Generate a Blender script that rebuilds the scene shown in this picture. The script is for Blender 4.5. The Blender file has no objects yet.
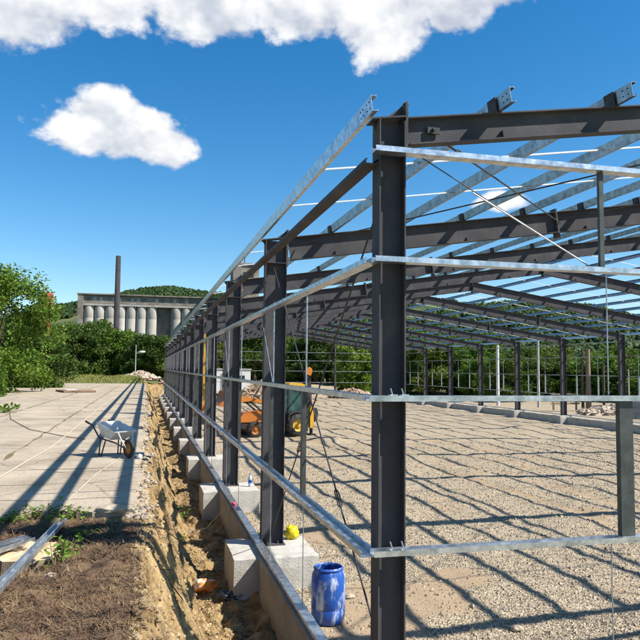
import bpy, math, random
from mathutils import Vector, Matrix, noise
random.seed(7)
R = math.radians
SC = bpy.context.scene
COL = SC.collection

# ------------------------------------------------------------------ helpers
class MB:
    def __init__(s):
        s.v = []; s.f = []; s.m = []; s.sm = []
    def add(s, vs, fs, mi=0, smooth=False):
        b = len(s.v)
        s.v.extend([tuple(p) for p in vs])
        for f in fs:
            s.f.append(tuple(b + i for i in f)); s.m.append(mi); s.sm.append(smooth)
    def obox(s, o, U, V, W, mi=0):
        o = Vector(o); U = Vector(U); V = Vector(V); W = Vector(W)
        if U.cross(V).dot(W) < 0:
            o = o + W; W = -W
        p = [o, o+U, o+U+V, o+V, o+W, o+U+W, o+U+V+W, o+V+W]
        s.add(p, [(3,2,1,0),(4,5,6,7),(0,1,5,4),(1,2,6,5),(2,3,7,6),(3,0,4,7)], mi)
    def box(s, x0, x1, y0, y1, z0, z1, mi=0):
        s.obox((x0,y0,z0), (x1-x0,0,0), (0,y1-y0,0), (0,0,z1-z0), mi)
    def prism(s, poly, o, U, V, W, mi=0):
        o = Vector(o); U = Vector(U); V = Vector(V); W = Vector(W); n = len(poly)
        a = [o + U*x + V*y for x, y in poly]; b = [p + W for p in a]
        fl = [tuple(range(n-1,-1,-1)), tuple(range(n,2*n))] + [(i,(i+1)%n,n+(i+1)%n,n+i) for i in range(n)]
        s.add(a+b, fl, mi)
    def tube(s, pts, rad, n=8, mi=0, cap=True):
        pts = [Vector(p) for p in pts]
        if not hasattr(rad, '__len__'): rad = [rad]*len(pts)
        vs = []; prev = None
        for i, p in enumerate(pts):
            d = (pts[min(i+1,len(pts)-1)] - pts[max(i-1,0)]).normalized()
            if prev is None:
                a = d.cross(Vector((0,0,1)))
                if a.length < 1e-3: a = d.cross(Vector((1,0,0)))
            else:
                a = prev - d*prev.dot(d)
            a.normalize(); b = d.cross(a); prev = a
            for k in range(n):
                t = 2*math.pi*k/n
                vs.append(p + (a*math.cos(t) + b*math.sin(t))*rad[i])
        fs = []
        for i in range(len(pts)-1):
            for k in range(n):
                k2 = (k+1) % n
                fs.append((i*n+k, i*n+k2, (i+1)*n+k2, (i+1)*n+k))
        s.add(vs, fs, mi, True)
        if cap:
            s.add(vs[:n], [tuple(range(n-1,-1,-1))], mi); s.add(vs[-n:], [tuple(range(n))], mi)
    def lathe(s, prof, o, axis=(0,0,1), n=24, mi=0, smooth=True):
        ax = Vector(axis).normalized(); o = Vector(o)
        a = ax.cross(Vector((0,0,1)))
        if a.length < 1e-3: a = Vector((1,0,0))
        a.normalize(); b = ax.cross(a)
        vs = []
        for r, z in prof:
            for k in range(n):
                t = 2*math.pi*k/n
                vs.append(o + ax*z + (a*math.cos(t)+b*math.sin(t))*r)
        fs = []
        for i in range(len(prof)-1):
            for k in range(n):
                k2 = (k+1) % n
                fs.append((i*n+k, i*n+k2, (i+1)*n+k2, (i+1)*n+k))
        s.add(vs, fs, mi, smooth)
    def mesh(s, name, mats):
        me = bpy.data.meshes.new(name)
        me.from_pydata(s.v, [], s.f)
        if not isinstance(mats, (list, tuple)): mats = [mats]
        for m in mats: me.materials.append(m)
        me.polygons.foreach_set('material_index', s.m)
        me.polygons.foreach_set('use_smooth', s.sm)
        me.update()
        return me
    def build(s, name, mats, parent=None, loc=(0,0,0)):
        return link(name, s.mesh(name, mats), parent, loc)

def link(name, data, parent=None, loc=(0,0,0), rz=0.0):
    o = bpy.data.objects.new(name, data); COL.objects.link(o)
    o.location = loc; o.rotation_euler = (0,0,rz)
    if parent is not None: o.parent = parent
    return o
def tag(o, label, cat, group=None):
    o['label'] = label; o['category'] = cat
    if group: o['group'] = group
    return o
def kind(o, k, label=None, cat=None):
    o['kind'] = k
    if label: o['label'] = label
    if cat: o['category'] = cat
    return o
def thing(name, label, cat, loc=(0,0,0), rz=0.0, group=None):
    return tag(link(name, None, None, loc, rz), label, cat, group)
def dup(root, loc, rz=0.0, scale=None, label=None):
    r = root.copy(); COL.objects.link(r); r.location = loc; r.rotation_euler = (0,0,rz)
    if scale: r.scale = scale
    if label: r['label'] = label
    for ch in list(root.children):
        c = ch.copy(); COL.objects.link(c); c.parent = r
        for g in list(ch.children):
            d = g.copy(); COL.objects.link(d); d.parent = c
    return r
def sstep(a, b, x):
    t = max(0.0, min(1.0, (x-a)/(b-a))); return t*t*(3-2*t)
def nz(x, y, z=0.0): return noise.noise(Vector((x,y,z)))
def fbm(x, y, z=0.0, o=4): return noise.fractal(Vector((x,y,z)), 0.9, 2.0, o)

# ------------------------------------------------------------------ materials
def mat(name, c0, c1=None, scale=3.0, rough=0.8, metal=0.0, bump=0.0, bscale=40.0, detail=6.0, c2=None, coord='Object',
        spec=0.3, bdist=0.02, lo=0.35, hi=0.65, stretch=None, rvar=0.0):
    m = bpy.data.materials.new(name); m.use_nodes = True
    nt = m.node_tree; N = nt.nodes; L = nt.links
    b = N['Principled BSDF']
    b.inputs['Roughness'].default_value = rough; b.inputs['Metallic'].default_value = metal
    b.inputs['Specular IOR Level'].default_value = spec
    tc = N.new('ShaderNodeTexCoord'); src = tc.outputs[coord]
    if stretch:
        mp = N.new('ShaderNodeMapping'); mp.inputs['Scale'].default_value = stretch
        L.new(src, mp.inputs['Vector']); src = mp.outputs['Vector']
    if c1 is None: c1 = tuple(x*0.8 for x in c0)
    if metal < .3 and 'steel' not in name: c0, c1 = tuple(x*.78 for x in c0), tuple(x*.78 for x in c1); c2 = c2 and tuple(x*.78 for x in c2)
    nt1 = N.new('ShaderNodeTexNoise'); nt1.inputs['Scale'].default_value = scale; nt1.inputs['Detail'].default_value = detail
    nt1.inputs['Roughness'].default_value = 0.62
    L.new(src, nt1.inputs['Vector'])
    cr = N.new('ShaderNodeValToRGB'); cr.color_ramp.elements[0].position = lo; cr.color_ramp.elements[1].position = hi
    cr.color_ramp.elements[0].color = (*c0,1); cr.color_ramp.elements[1].color = (*c1,1)
    if c2:
        e = cr.color_ramp.elements.new((lo+hi)/2); e.color = (*c2,1)
    L.new(nt1.outputs['Fac'], cr.inputs['Fac']); L.new(cr.outputs['Color'], b.inputs['Base Color'])
    if rvar:
        mr = N.new('ShaderNodeMapRange'); mr.inputs['To Min'].default_value = rough-rvar; mr.inputs['To Max'].default_value = rough+rvar
        L.new(nt1.outputs['Fac'], mr.inputs['Value']); L.new(mr.outputs['Result'], b.inputs['Roughness'])
    if bump:
        n2 = N.new('ShaderNodeTexNoise'); n2.inputs['Scale'].default_value = bscale; n2.inputs['Detail'].default_value = 6
        L.new(src, n2.inputs['Vector'])
        bp = N.new('ShaderNodeBump'); bp.inputs['Strength'].default_value = bump; bp.inputs['Distance'].default_value = bdist
        L.new(n2.outputs['Fac'], bp.inputs['Height']); L.new(bp.outputs['Normal'], b.inputs['Normal'])
    return m

M = {}
M['steel'] = mat('painted_dark_steel', (.054,.053,.058), (.098,.093,.094), 2.6, .68, 0, .10, 34, c2=(.068,.066,.070), spec=.12, detail=11, lo=.30, hi=.74)
M['steel_dark'] = mat('oiled_dark_steel', (.03,.03,.032), (.05,.045,.045), 12, .5)
def dusty(m, col, lo_, hi_, amt, sc):
    nt = m.node_tree; N = nt.nodes; L = nt.links; b = N['Principled BSDF']; old = b.inputs['Base Color'].links[0].from_socket
    tc = N.new('ShaderNodeTexCoord'); n = N.new('ShaderNodeTexNoise'); n.inputs['Scale'].default_value = sc; n.inputs['Detail'].default_value = 10; n.inputs['Roughness'].default_value = .72
    L.new(tc.outputs['Object'], n.inputs['Vector'])
    r = N.new('ShaderNodeValToRGB'); r.color_ramp.elements[0].position = lo_; r.color_ramp.elements[1].position = hi_; r.color_ramp.elements[1].color = (amt,amt,amt,1)
    L.new(n.outputs['Fac'], r.inputs['Fac'])
    mx = N.new('ShaderNodeMix'); mx.data_type = 'RGBA'; mx.inputs[7].default_value = (*col,1)
    L.new(r.outputs['Color'], mx.inputs[0]); L.new(old, mx.inputs[6]); L.new(mx.outputs[2], b.inputs['Base Color'])
dusty(M['steel'], (.17,.145,.12), .55, .72, .45, 1.6)
dusty(M['steel'], (.12,.055,.03), .66, .74, .6, 5.0)
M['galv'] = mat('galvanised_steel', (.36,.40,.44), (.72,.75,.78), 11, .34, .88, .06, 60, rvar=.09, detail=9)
M['galv_roof'] = mat('shade_darkened_purlin_steel', (.17,.20,.23), (.40,.44,.48), 9, .36, .9, .06, 60, rvar=.09, detail=9)  # darker copy of the galvanised colour, shade of the purlin faces painted in
M['galv_dull'] = mat('weathered_galvanised_steel', (.30,.34,.37), (.50,.54,.57), 9, .45, .8, .05, 40, rvar=.1)
M['galv_white'] = mat('bright_zinc_bar', (.75,.75,.74), (.85,.85,.84), 20, .45, .4)
M['stud'] = mat('grey_green_stud_steel', (.05,.058,.055), (.085,.095,.09), 6, .5, .3)
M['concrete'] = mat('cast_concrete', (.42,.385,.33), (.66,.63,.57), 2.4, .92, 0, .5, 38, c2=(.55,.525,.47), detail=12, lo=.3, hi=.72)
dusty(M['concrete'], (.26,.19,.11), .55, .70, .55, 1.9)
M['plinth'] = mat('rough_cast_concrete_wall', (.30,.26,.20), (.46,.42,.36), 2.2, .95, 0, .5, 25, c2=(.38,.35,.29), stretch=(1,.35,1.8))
M['dirt'] = mat('yellow_clay_soil', (.15,.09,.04), (.60,.43,.21), 3.2, .98, 0, 1.0, 30, c2=(.44,.295,.13), bdist=.07, detail=10)
M['clod'] = mat('clay_clod', (.17,.11,.055), (.58,.44,.25), 1.6, .98, 0, .5, 40)
M['topsoil'] = mat('dark_topsoil_litter', (.07,.042,.026), (.22,.145,.08), 7, .98, 0, .9, 60, c2=(.18,.115,.065), bdist=.03)
M['drygrass'] = mat('dry_straw', (.10,.058,.034), (.36,.25,.13), 4.5, .9, c2=(.165,.10,.056))
M['grass'] = mat('short_green_grass', (.13,.19,.025), (.34,.34,.07), .8, .9)
M['straw'] = mat('yellow_grass', (.20,.20,.06), (.34,.30,.11), 1.5, .9)
M['rock'] = mat('pale_rubble', (.36,.28,.20), (.60,.51,.39), 1.3, .95, 0, .5, 14)
M['rock_brown'] = mat('brown_rubble', (.20,.12,.07), (.44,.32,.22), .9, .95, 0, .5, 14)
M['bark'] = mat('brown_bark', (.07,.05,.035), (.13,.10,.07), 6, .95, 0, .6, 20, stretch=(1,1,.3))
M['wood'] = mat('weathered_timber', (.20,.14,.09), (.34,.26,.18), 5, .9, 0, .3, 30, stretch=(3,3,.4))
M['cutwood'] = mat('fresh_sawn_wood', (.50,.36,.22), (.72,.56,.36), 5, .85, 0, .3, 40, c2=(.66,.50,.31))
M['silo'] = mat('silo_concrete', (.34,.315,.275), (.54,.51,.455), .22, .95, 0, .2, 2, stretch=(1,1,.25))
M['silo_dark'] = mat('stained_silo_concrete', (.17,.145,.125), (.34,.305,.265), .3, .95)
M['tower'] = mat('aged_tower_concrete', (.22,.18,.14), (.40,.35,.29), .3, .95)
M['glassdark'] = mat('dark_window_glass', (.03,.035,.04), (.05,.055,.06), 2, .15, spec=.5)
M['chimney'] = mat('sooty_chimney_steel', (.026,.022,.026), (.045,.04,.042), .4, .85)
M['redpaint'] = mat('red_paint', (.46,.055,.04), (.34,.045,.035), 1.2, .6)
M['orange'] = mat('machine_orange_paint', (.62,.20,.02), (.50,.15,.018), 1.8, .45, spec=.5)
M['yellow'] = mat('machine_yellow_paint', (.75,.44,.03), (.62,.34,.025), 2, .45, spec=.5)
M['blackpaint'] = mat('black_machine_parts', (.025,.025,.027), (.045,.043,.042), 4, .6)
M['rubber'] = mat('dusty_tyre_rubber', (.03,.029,.028), (.075,.068,.06), 5, .9, 0, .4, 25)
M['cabglass'] = mat('teal_cab_glass_reflections', (.012,.028,.03), (.05,.145,.14), 2.6, .1, spec=.6)  # lighter teal patches paint reflections into the glass colour
M['white'] = mat('white_painted_metal', (.70,.70,.68), (.80,.80,.78), 3, .5)
M['barrow'] = mat('scuffed_white_tray', (.66,.66,.63), (.78,.78,.75), 7, .45, .1, c2=(.74,.74,.71), rvar=.1)
M['yplastic'] = mat('yellow_plastic', (.80,.68,.02), (.70,.55,.02), 8, .4)
M['orangebag'] = mat('orange_printed_sack', (.95,.88,.78), (.90,.30,.05), 5, .6, lo=.44, hi=.5)
M['blackplastic'] = mat('black_plastic_sheet', (.015,.015,.017), (.035,.035,.04), 6, .25, spec=.6)
M['clearplastic'] = mat('crumpled_clear_plastic', (.25,.26,.27), (.45,.46,.48), 9, .25, spec=.6)
M['pet'] = mat('pale_blue_bottle_plastic', (.45,.60,.70), (.65,.76,.82), 8, .15, spec=.6)
M['bluecap'] = mat('blue_cap', (.03,.10,.45), (.04,.12,.5), 8, .4)
M['pink'] = mat('pink_cloth', (.75,.10,.18), (.6,.07,.13), 12, .8)
M['pole'] = mat('grey_concrete_pole', (.46,.45,.42), (.60,.59,.56), 2, .9)
M['block'] = mat('grey_blockwork', (.20,.21,.23), (.30,.31,.33), 2, .95)
M['rope'] = mat('pale_rope', (.44,.38,.30), (.58,.51,.42), 20, .9)
M['joint'] = mat('weedy_joint_soil', (.16,.12,.06), (.30,.25,.13), 4, .98, 0, .6, 50)

def drum_mat():
    m = mat('blue_drum_plastic', (.012,.075,.36), (.02,.11,.46), 6, .38, spec=.5)
    nt = m.node_tree; N = nt.nodes; L = nt.links; b = N['Principled BSDF']
    tc = N.new('ShaderNodeTexCoord'); mp = N.new('ShaderNodeMapping'); mp.inputs['Scale'].default_value = (3.2,3.2,1.1)
    L.new(tc.outputs['Object'], mp.inputs['Vector'])
    n = N.new('ShaderNodeTexNoise'); n.inputs['Scale'].default_value = 2.6; n.inputs['Detail'].default_value = 9; n.inputs['Roughness'].default_value = .72
    L.new(mp.outputs['Vector'], n.inputs['Vector'])
    r = N.new('ShaderNodeValToRGB'); r.color_ramp.elements[0].position = .51; r.color_ramp.elements[1].position = .63
    L.new(n.outputs['Fac'], r.inputs['Fac'])
    mx = N.new('ShaderNodeMix'); mx.data_type = 'RGBA'
    old = b.inputs['Base Color'].links[0].from_socket
    L.new(r.outputs['Color'], mx.inputs[0]); L.new(old, mx.inputs[6]); mx.inputs[7].default_value = (.44,.49,.57,1)
    L.new(mx.outputs[2], b.inputs['Base Color'])
    return m
M['drum'] = drum_mat()

def leaf_mat(name, a, bcol, c):
    m = bpy.data.materials.new(name); m.use_nodes = True
    nt = m.node_tree; N = nt.nodes; L = nt.links
    b = N['Principled BSDF']; b.inputs['Roughness'].default_value = .6; b.inputs['Specular IOR Level'].default_value = .25
    tc = N.new('ShaderNodeTexCoord')
    n = N.new('ShaderNodeTexNoise'); n.inputs['Scale'].default_value = .9; n.inputs['Detail'].default_value = 8; n.inputs['Roughness'].default_value = .75
    L.new(tc.outputs['Object'], n.inputs['Vector'])
    oi = N.new('ShaderNodeObjectInfo')
    ad = N.new('ShaderNodeMath'); ad.operation = 'MULTIPLY_ADD'; ad.inputs[1].default_value = .22; ad.inputs[2].default_value = -.11
    L.new(oi.outputs['Random'], ad.inputs[0])
    ad2 = N.new('ShaderNodeMath'); L.new(n.outputs['Fac'], ad2.inputs[0]); L.new(ad.outputs[0], ad2.inputs[1])
    cr = N.new('ShaderNodeValToRGB'); e = cr.color_ramp.elements
    e[0].position = .32; e[0].color = (*a,1); e[1].position = .70; e[1].color = (*c,1)
    k = e.new(.5); k.color = (*bcol,1)
    L.new(ad2.outputs[0], cr.inputs['Fac']); L.new(cr.outputs['Color'], b.inputs['Base Color'])
    tr = N.new('ShaderNodeBsdfTranslucent'); L.new(cr.outputs['Color'], tr.inputs['Color'])
    mx = N.new('ShaderNodeMixShader'); mx.inputs[0].default_value = .28
    L.new(b.outputs[0], mx.inputs[1]); L.new(tr.outputs[0], mx.inputs[2])
    L.new(mx.outputs[0], N['Material Output'].inputs['Surface'])
    return m
M['leaf_dark'] = leaf_mat('dark_foliage', (.032,.064,.010), (.078,.132,.018), (.165,.20,.03))
M['leaf_mid'] = leaf_mat('mid_foliage', (.045,.10,.010), (.10,.185,.018), (.20,.255,.036))
M['leaf_weed'] = leaf_mat('weed_foliage', (.07,.14,.015), (.14,.24,.028), (.24,.32,.06))
M['leaf_hill'] = leaf_mat('hill_forest_foliage', (.016,.042,.012), (.038,.076,.017), (.11,.145,.032))

def gravel_mat():
    m = bpy.data.materials.new('crushed_stone_gravel'); m.use_nodes = True
    nt = m.node_tree; N = nt.nodes; L = nt.links; b = N['Principled BSDF']; b.inputs['Roughness'].default_value = .95
    b.inputs['Specular IOR Level'].default_value = .2
    tc = N.new('ShaderNodeTexCoord')
    v = N.new('ShaderNodeTexVoronoi'); v.inputs['Scale'].default_value = 30; v.inputs['Randomness'].default_value = 1
    L.new(tc.outputs['Object'], v.inputs['Vector'])
    cr = N.new('ShaderNodeValToRGB'); e = cr.color_ramp.elements
    e[0].position = 0; e[0].color = (.21,.168,.115,1); e[1].position = 1; e[1].color = (.51,.42,.295,1)
    k = e.new(.5); k.color = (.375,.303,.208,1)
    sx = N.new('ShaderNodeSeparateColor'); L.new(v.outputs['Color'], sx.inputs[0]); L.new(sx.outputs[0], cr.inputs['Fac'])
    at_ = N.new('ShaderNodeAttribute'); at_.attribute_name = 'bare_soil'
    n = N.new('ShaderNodeTexNoise'); n.inputs['Scale'].default_value = 5; n.inputs['Detail'].default_value = 8; n.inputs['Roughness'].default_value = .7
    L.new(tc.outputs['Object'], n.inputs['Vector'])
    av = N.new('ShaderNodeMath'); av.operation = 'MULTIPLY_ADD'; av.inputs[1].default_value = .9
    L.new(n.outputs['Fac'], av.inputs[0]); L.new(at_.outputs['Fac'], av.inputs[2])
    r2 = N.new('ShaderNodeValToRGB'); r2.color_ramp.elements[0].position = .72; r2.color_ramp.elements[1].position = .98
    L.new(av.outputs[0], r2.inputs['Fac'])
    mx = N.new('ShaderNodeMix'); mx.data_type = 'RGBA'; mx.inputs[7].default_value = (.30,.222,.14,1)
    ml = N.new('ShaderNodeMath'); ml.operation = 'MULTIPLY'; ml.inputs[1].default_value = .9
    L.new(r2.outputs['Color'], ml.inputs[0]); L.new(ml.outputs[0], mx.inputs[0]); L.new(cr.outputs['Color'], mx.inputs[6])
    L.new(mx.outputs[2], b.inputs['Base Color'])
    n3 = N.new('ShaderNodeTexNoise'); n3.inputs['Scale'].default_value = 9; n3.inputs['Detail'].default_value = 5
    L.new(tc.outputs['Object'], n3.inputs['Vector'])
    ma = N.new('ShaderNodeMath'); ma.operation = 'MULTIPLY_ADD'; ma.inputs[1].default_value = -.8
    L.new(v.outputs['Distance'], ma.inputs[0]); L.new(n3.outputs['Fac'], ma.inputs[2])
    bp = N.new('ShaderNodeBump'); bp.inputs['Strength'].default_value = .9; bp.inputs['Distance'].default_value = .04
    bs = N.new('ShaderNodeMath'); bs.operation = 'MULTIPLY_ADD'; bs.inputs[1].default_value = -.62; bs.inputs[2].default_value = .9
    L.new(r2.outputs['Color'], bs.inputs[0]); L.new(bs.outputs[0], bp.inputs['Strength'])
    L.new(ma.outputs[0], bp.inputs['Height']); L.new(bp.outputs['Normal'], b.inputs['Normal'])
    return m
M['gravel'] = gravel_mat()
M['stone'] = mat('loose_gravel_stones', (.22,.18,.13), (.62,.525,.39), 13, .95, c2=(.43,.36,.26), detail=2)

def slab_mat():
    m = mat('worn_concrete_paving', (.36,.295,.215), (.56,.475,.36), .8, .93, 0, .25, 45, c2=(.48,.40,.30), detail=10, bdist=.01)
    nt = m.node_tree; N = nt.nodes; L = nt.links; b = N['Principled BSDF']
    old = b.inputs['Base Color'].links[0].from_socket
    tc = N.new('ShaderNodeTexCoord')
    w = N.new('ShaderNodeTexNoise'); w.inputs['Scale'].default_value = 1.2; w.inputs['Detail'].default_value = 5
    L.new(tc.outputs['Object'], w.inputs['Vector'])
    va = N.new('ShaderNodeVectorMath'); va.operation = 'MULTIPLY_ADD'; va.inputs[1].default_value = (.5,.5,0)
    L.new(w.outputs['Color'], va.inputs[0]); L.new(tc.outputs['Object'], va.inputs[2])
    v = N.new('ShaderNodeTexVoronoi'); v.feature = 'DISTANCE_TO_EDGE'; v.inputs['Scale'].default_value = .42
    L.new(va.outputs[0], v.inputs['Vector'])
    cr = N.new('ShaderNodeValToRGB'); cr.color_ramp.elements[0].position = .0; cr.color_ramp.elements[1].position = .012
    cr.color_ramp.elements[0].color = (.68,.66,.62,1); cr.color_ramp.elements[1].color = (1,1,1,1)
    L.new(v.outputs['Distance'], cr.inputs['Fac'])
    n = N.new('ShaderNodeTexNoise'); n.inputs['Scale'].default_value = 26; n.inputs['Detail'].default_value = 4
    L.new(tc.outputs['Object'], n.inputs['Vector'])
    c2 = N.new('ShaderNodeValToRGB'); c2.color_ramp.elements[0].position = .3; c2.color_ramp.elements[0].color = (.72,.70,.66,1)
    c2.color_ramp.elements[1].position = .55; c2.color_ramp.elements[1].color = (1,1,1,1)
    L.new(n.outputs['Fac'], c2.inputs['Fac'])
    m1 = N.new('ShaderNodeMix'); m1.data_type = 'RGBA'; m1.blend_type = 'MULTIPLY'; m1.inputs[0].default_value = 1
    L.new(old, m1.inputs[6]); L.new(cr.outputs['Color'], m1.inputs[7])
    m2 = N.new('ShaderNodeMix'); m2.data_type = 'RGBA'; m2.blend_type = 'MULTIPLY'; m2.inputs[0].default_value = 1
    L.new(m1.outputs[2], m2.inputs[6]); L.new(c2.outputs['Color'], m2.inputs[7])
    L.new(m2.outputs[2], b.inputs['Base Color'])
    return m
M['slab'] = slab_mat()
M['terrain'] = mat('rough_grass_ground', (.09,.12,.03), (.24,.21,.09), .25, .98, 0, .5, 3, c2=(.15,.16,.05), bdist=.1)
M['hill'] = mat('hill_undergrowth', (.03,.055,.016), (.14,.15,.045), .012, .98, c2=(.05,.08,.022))

# ------------------------------------------------------------------ dimensions (metres; z = 0 is the top of the piers)
S = 6.0; NF = 13; W = 25.7; TOP = 5.18; SL = .15; RX = W/2
G = [4.78, 3.90, 2.71, 1.40]; GG = [4.86, 3.90, 2.71, 1.43]
GZ = -.52
ca, sa = math.cos(math.atan(SL)), math.sin(math.atan(SL))

# ------------------------------------------------------------------ terrain
def terrain_z(x, y):
    z = -1.35 + 2.35*(1 - sstep(-2.5, -1.9, x))
    z = z + (0.9 - z)*sstep(80, 92, y)*(1-sstep(5, 30, x)) + (-.1 - z)*sstep(80,100,y)*sstep(5,30,x)
    z = z + (-.75 - z)*sstep(32, 60, x)*(1-sstep(80,92,y))
    z += .85*sstep(64, 78, y)*(1-sstep(-1,2,x))*(1-sstep(84,100,y))
    return z
tv = MB()
xs = [-2600,-1600,-900,-500,-260,-150,-90,-60,-40,-28,-20,-14,-10,-7,-5,-3.5,-2.8,-2.4,-2.1,-1.8,-1,0,3,8,14,20,26,32,40,50,62,80,110,150,260,500,900,1600,2600]
ys = [-2600,-1200,-500,-200,-90,-45,-25,-12,-6,0,6,14,24,36,48,60,64,66,68,70,73,76,80,84,88,92,96,102,110,125,150,200,300,500,900,1600,2600]
nx = len(xs)
tv.add([(x,y,terrain_z(x,y)) for y in ys for x in xs],
       [(j*nx+i, j*nx+i+1, (j+1)*nx+i+1, (j+1)*nx+i) for j in range(len(ys)-1) for i in range(nx-1)], 0, True)
kind(tv.build('ground', M['terrain']), 'structure')

# gravel floor inside and around the frame
def track(x, y):
    c = 7.2 + 2.2*math.sin(y*.11+.4); v = 0.0
    for o in (-.85,.85,3.1,4.8):
        d = abs(x-c-o+.08*nz(y*.6,o)); v = max(v, 1-sstep(.10,.30,d))
    return v*sstep(2.5,5,y)
def gravel_z(x, y):
    z = GZ + .05*nz(x*.5, y*.5) + .03*nz(x*1.6, y*1.6, 3) + .014*nz(x*4, y*4, 5)
    z += .14*sstep(.25, .7, nz(x*.22+4, y*.22)) - .035*track(x,y) + .02*nz(x*2.7,y*2.7,9)
    z += 1.45*sstep(76, 96, y) + .45*sstep(28, 48, x)*(1-sstep(76,96,y))
    return z
def bare_soil(x, y):
    v = .7*sstep(.26,.80,nz(x*.33+2.7,y*.33+1.1)+.45*nz(x*1.1,y*1.1,8)+.2*nz(x*3,y*3,18))
    for cx_, cy_, r_ in ((2.1,4.4,1.15),(3.1,5.2,.7),(.8,3.4,1.2),(1.0,8.4,1.0),(1.2,14,1.2)):
        d = math.hypot(x-cx_, y-cy_)/r_ + .5*nz(x*1.3,y*1.3,5); v = max(v, 1-sstep(.55,1.1,d))
    return max(v, .8*track(x,y))
gx = []; x = .02
while x < 46: gx.append(x); x += .14 if x < 9 else (.3 if x < 28 else 1.2)
gy = []; y = -7.0
while y < 100: gy.append(y); y += .14 if y < 14 else (.28 if y < 34 else .9)
nx = len(gx)
gb = MB()
gb.add([(x,y,gravel_z(x,y)) for y in gy for x in gx],
       [(j*nx+i, j*nx+i+1, (j+1)*nx+i+1, (j+1)*nx+i) for j in range(len(gy)-1) for i in range(nx-1)], 0, True)
go = kind(gb.build('gravel_floor', M['gravel']), 'structure')
at_ = go.data.attributes.new('bare_soil', 'FLOAT', 'POINT')
at_.data.foreach_set('value', [bare_soil(p[0],p[1]) for p in gb.v])

rs = random.Random(3)
sb = MB()
def stone(b, x, y, z, r, rnd, mi=0):
    vs = []
    for d in ((1,0,0),(-.5,.87,0),(-.5,-.87,0),(0.1,0.1,1),(0,0,-1)):
        k = r*rnd.uniform(.65,1.25); vs.append((x+d[0]*k, y+d[1]*k, z+d[2]*k*.7))
    a = rnd.uniform(0,6.28); c, s_ = math.cos(a), math.sin(a)
    vs = [(x+(p[0]-x)*c-(p[1]-y)*s_, y+(p[0]-x)*s_+(p[1]-y)*c, p[2]) for p in vs]
    b.add(vs, [(0,1,3),(1,2,3),(2,0,3),(1,0,4),(2,1,4),(0,2,4)], mi)
for i in range(70000):
    t = rs.random()
    y = 1.2 + 24*t*t; x = .2 + rs.random()*(5 + y*.75)
    if rs.random() < .78*bare_soil(x,y): continue
    stone(sb, x, y, gravel_z(x,y)+.005, rs.choice((.007,.009,.011,.014,.018,.026))*rs.uniform(.8,1.2)*(1+y*.03), rs)
for i in range(500):
    t = rs.random(); y = 1.2 + 26*t; x = .6 + rs.random()*(5 + y*.75)
    stone(sb, x, y, gravel_z(x,y)+.006, rs.uniform(.025,.06), rs)
kind(sb.build('gravel_stones', M['stone']), 'stuff', 'loose crushed stones scattered over the gravel floor', 'gravel')

def slab_edge_x(y): return -1.98 + .13*nz(y*.8, 1.7) + .10*nz(y*2.7, 4.4) + .05*nz(y*8,7)
# trench bank of clay and the litter-covered mound in the foreground
def bank_z(x, y):
    ex = -1.93 + .16*nz(y*.7, 2.3) + .09*nz(y*2.6, 8.1)
    t = (x - ex)/(.86 + .20*nz(y*.45, 5))
    top = 1.285
    if t <= 0: z = top
    else:
        tt = min(t, 1.0)
        z = top - 1.90*(.6*tt + .4*sstep(0,1,tt))
    g = nz(x*2.4 + .9*nz(y*1.0,4), y*.5, 11)
    on = sstep(0,.15,t)
    z += (.20*g - .10*max(0,.25-abs(g))/.25)*on*(1-.55*sstep(.85,1.1,t))
    g2 = nz(x*2.0 + .6*nz(y*1.7,9), y*.42, 31)
    z -= .16*max(0,1-abs(g2)/.07)*on*(1-.7*sstep(.9,1.1,t))
    z += .10*nz(x*3.4, y*3.0, 1)*on + .06*nz(x*8, y*8, 2)*on + .03*nz(x*19, y*19, 6)
    if x < ex+.1 and y < 2.9:
        z += (.10*nz(x*1.3,y*1.3,9)+.05*nz(x*5,y*5,3)+.02)*(1-sstep(1.6,2.6,y))
        h = math.hypot((x+3.05)/.34, (y-.72)/.30)
        z -= .36*(1-sstep(.5,1.1,h))
        h = math.hypot((x+2.62)/.22, (y-2.12)/.12)
        z -= .16*(1-sstep(.4,1.1,h))
    elif x < ex-.1: z = 1.26
    z += (1.2 - z)*sstep(74, 79, y)*.9
    return z
bx = []; x = -2.35
while x < -.05: bx.append(x); x += .045
by = []; y = -4.0
while y < 80: by.append(y); y += max(.045, min(.5, .045 + (y-6)*.006))
nx = len(bx)
bb = MB()
for j, y in enumerate(by):
    for i, x in enumerate(bx): bb.v.append((x,y,bank_z(x,y)))
for j in range(len(by)-1):
    for i in range(nx-1):
        top = bx[i] < -2.0 + .1*nz(by[j]*1.7,1) and by[j] < 2.0
        bb.f.append((j*nx+i, j*nx+i+1, (j+1)*nx+i+1, (j+1)*nx+i)); bb.m.append(1 if top else 0); bb.sm.append(True)
kind(bb.build('trench_bank', [M['dirt'], M['topsoil']]), 'structure')
mx_ = []; x = -8.0
while x < -2.33: mx_.append(x); x += .05
mx_.append(bx[0])
my = []; y = -4.0
while y < 3.4: my.append(y); y += .05
nx = len(mx_)
mb = MB()
mb.add([(x,y,bank_z(x,y)) for y in my for x in mx_],
       [(j*nx+i, j*nx+i+1, (j+1)*nx+i+1, (j+1)*nx+i) for j in range(len(my)-1) for i in range(nx-1)], 0, True)
kind(mb.build('littered_soil', M['topsoil']), 'structure')

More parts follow.
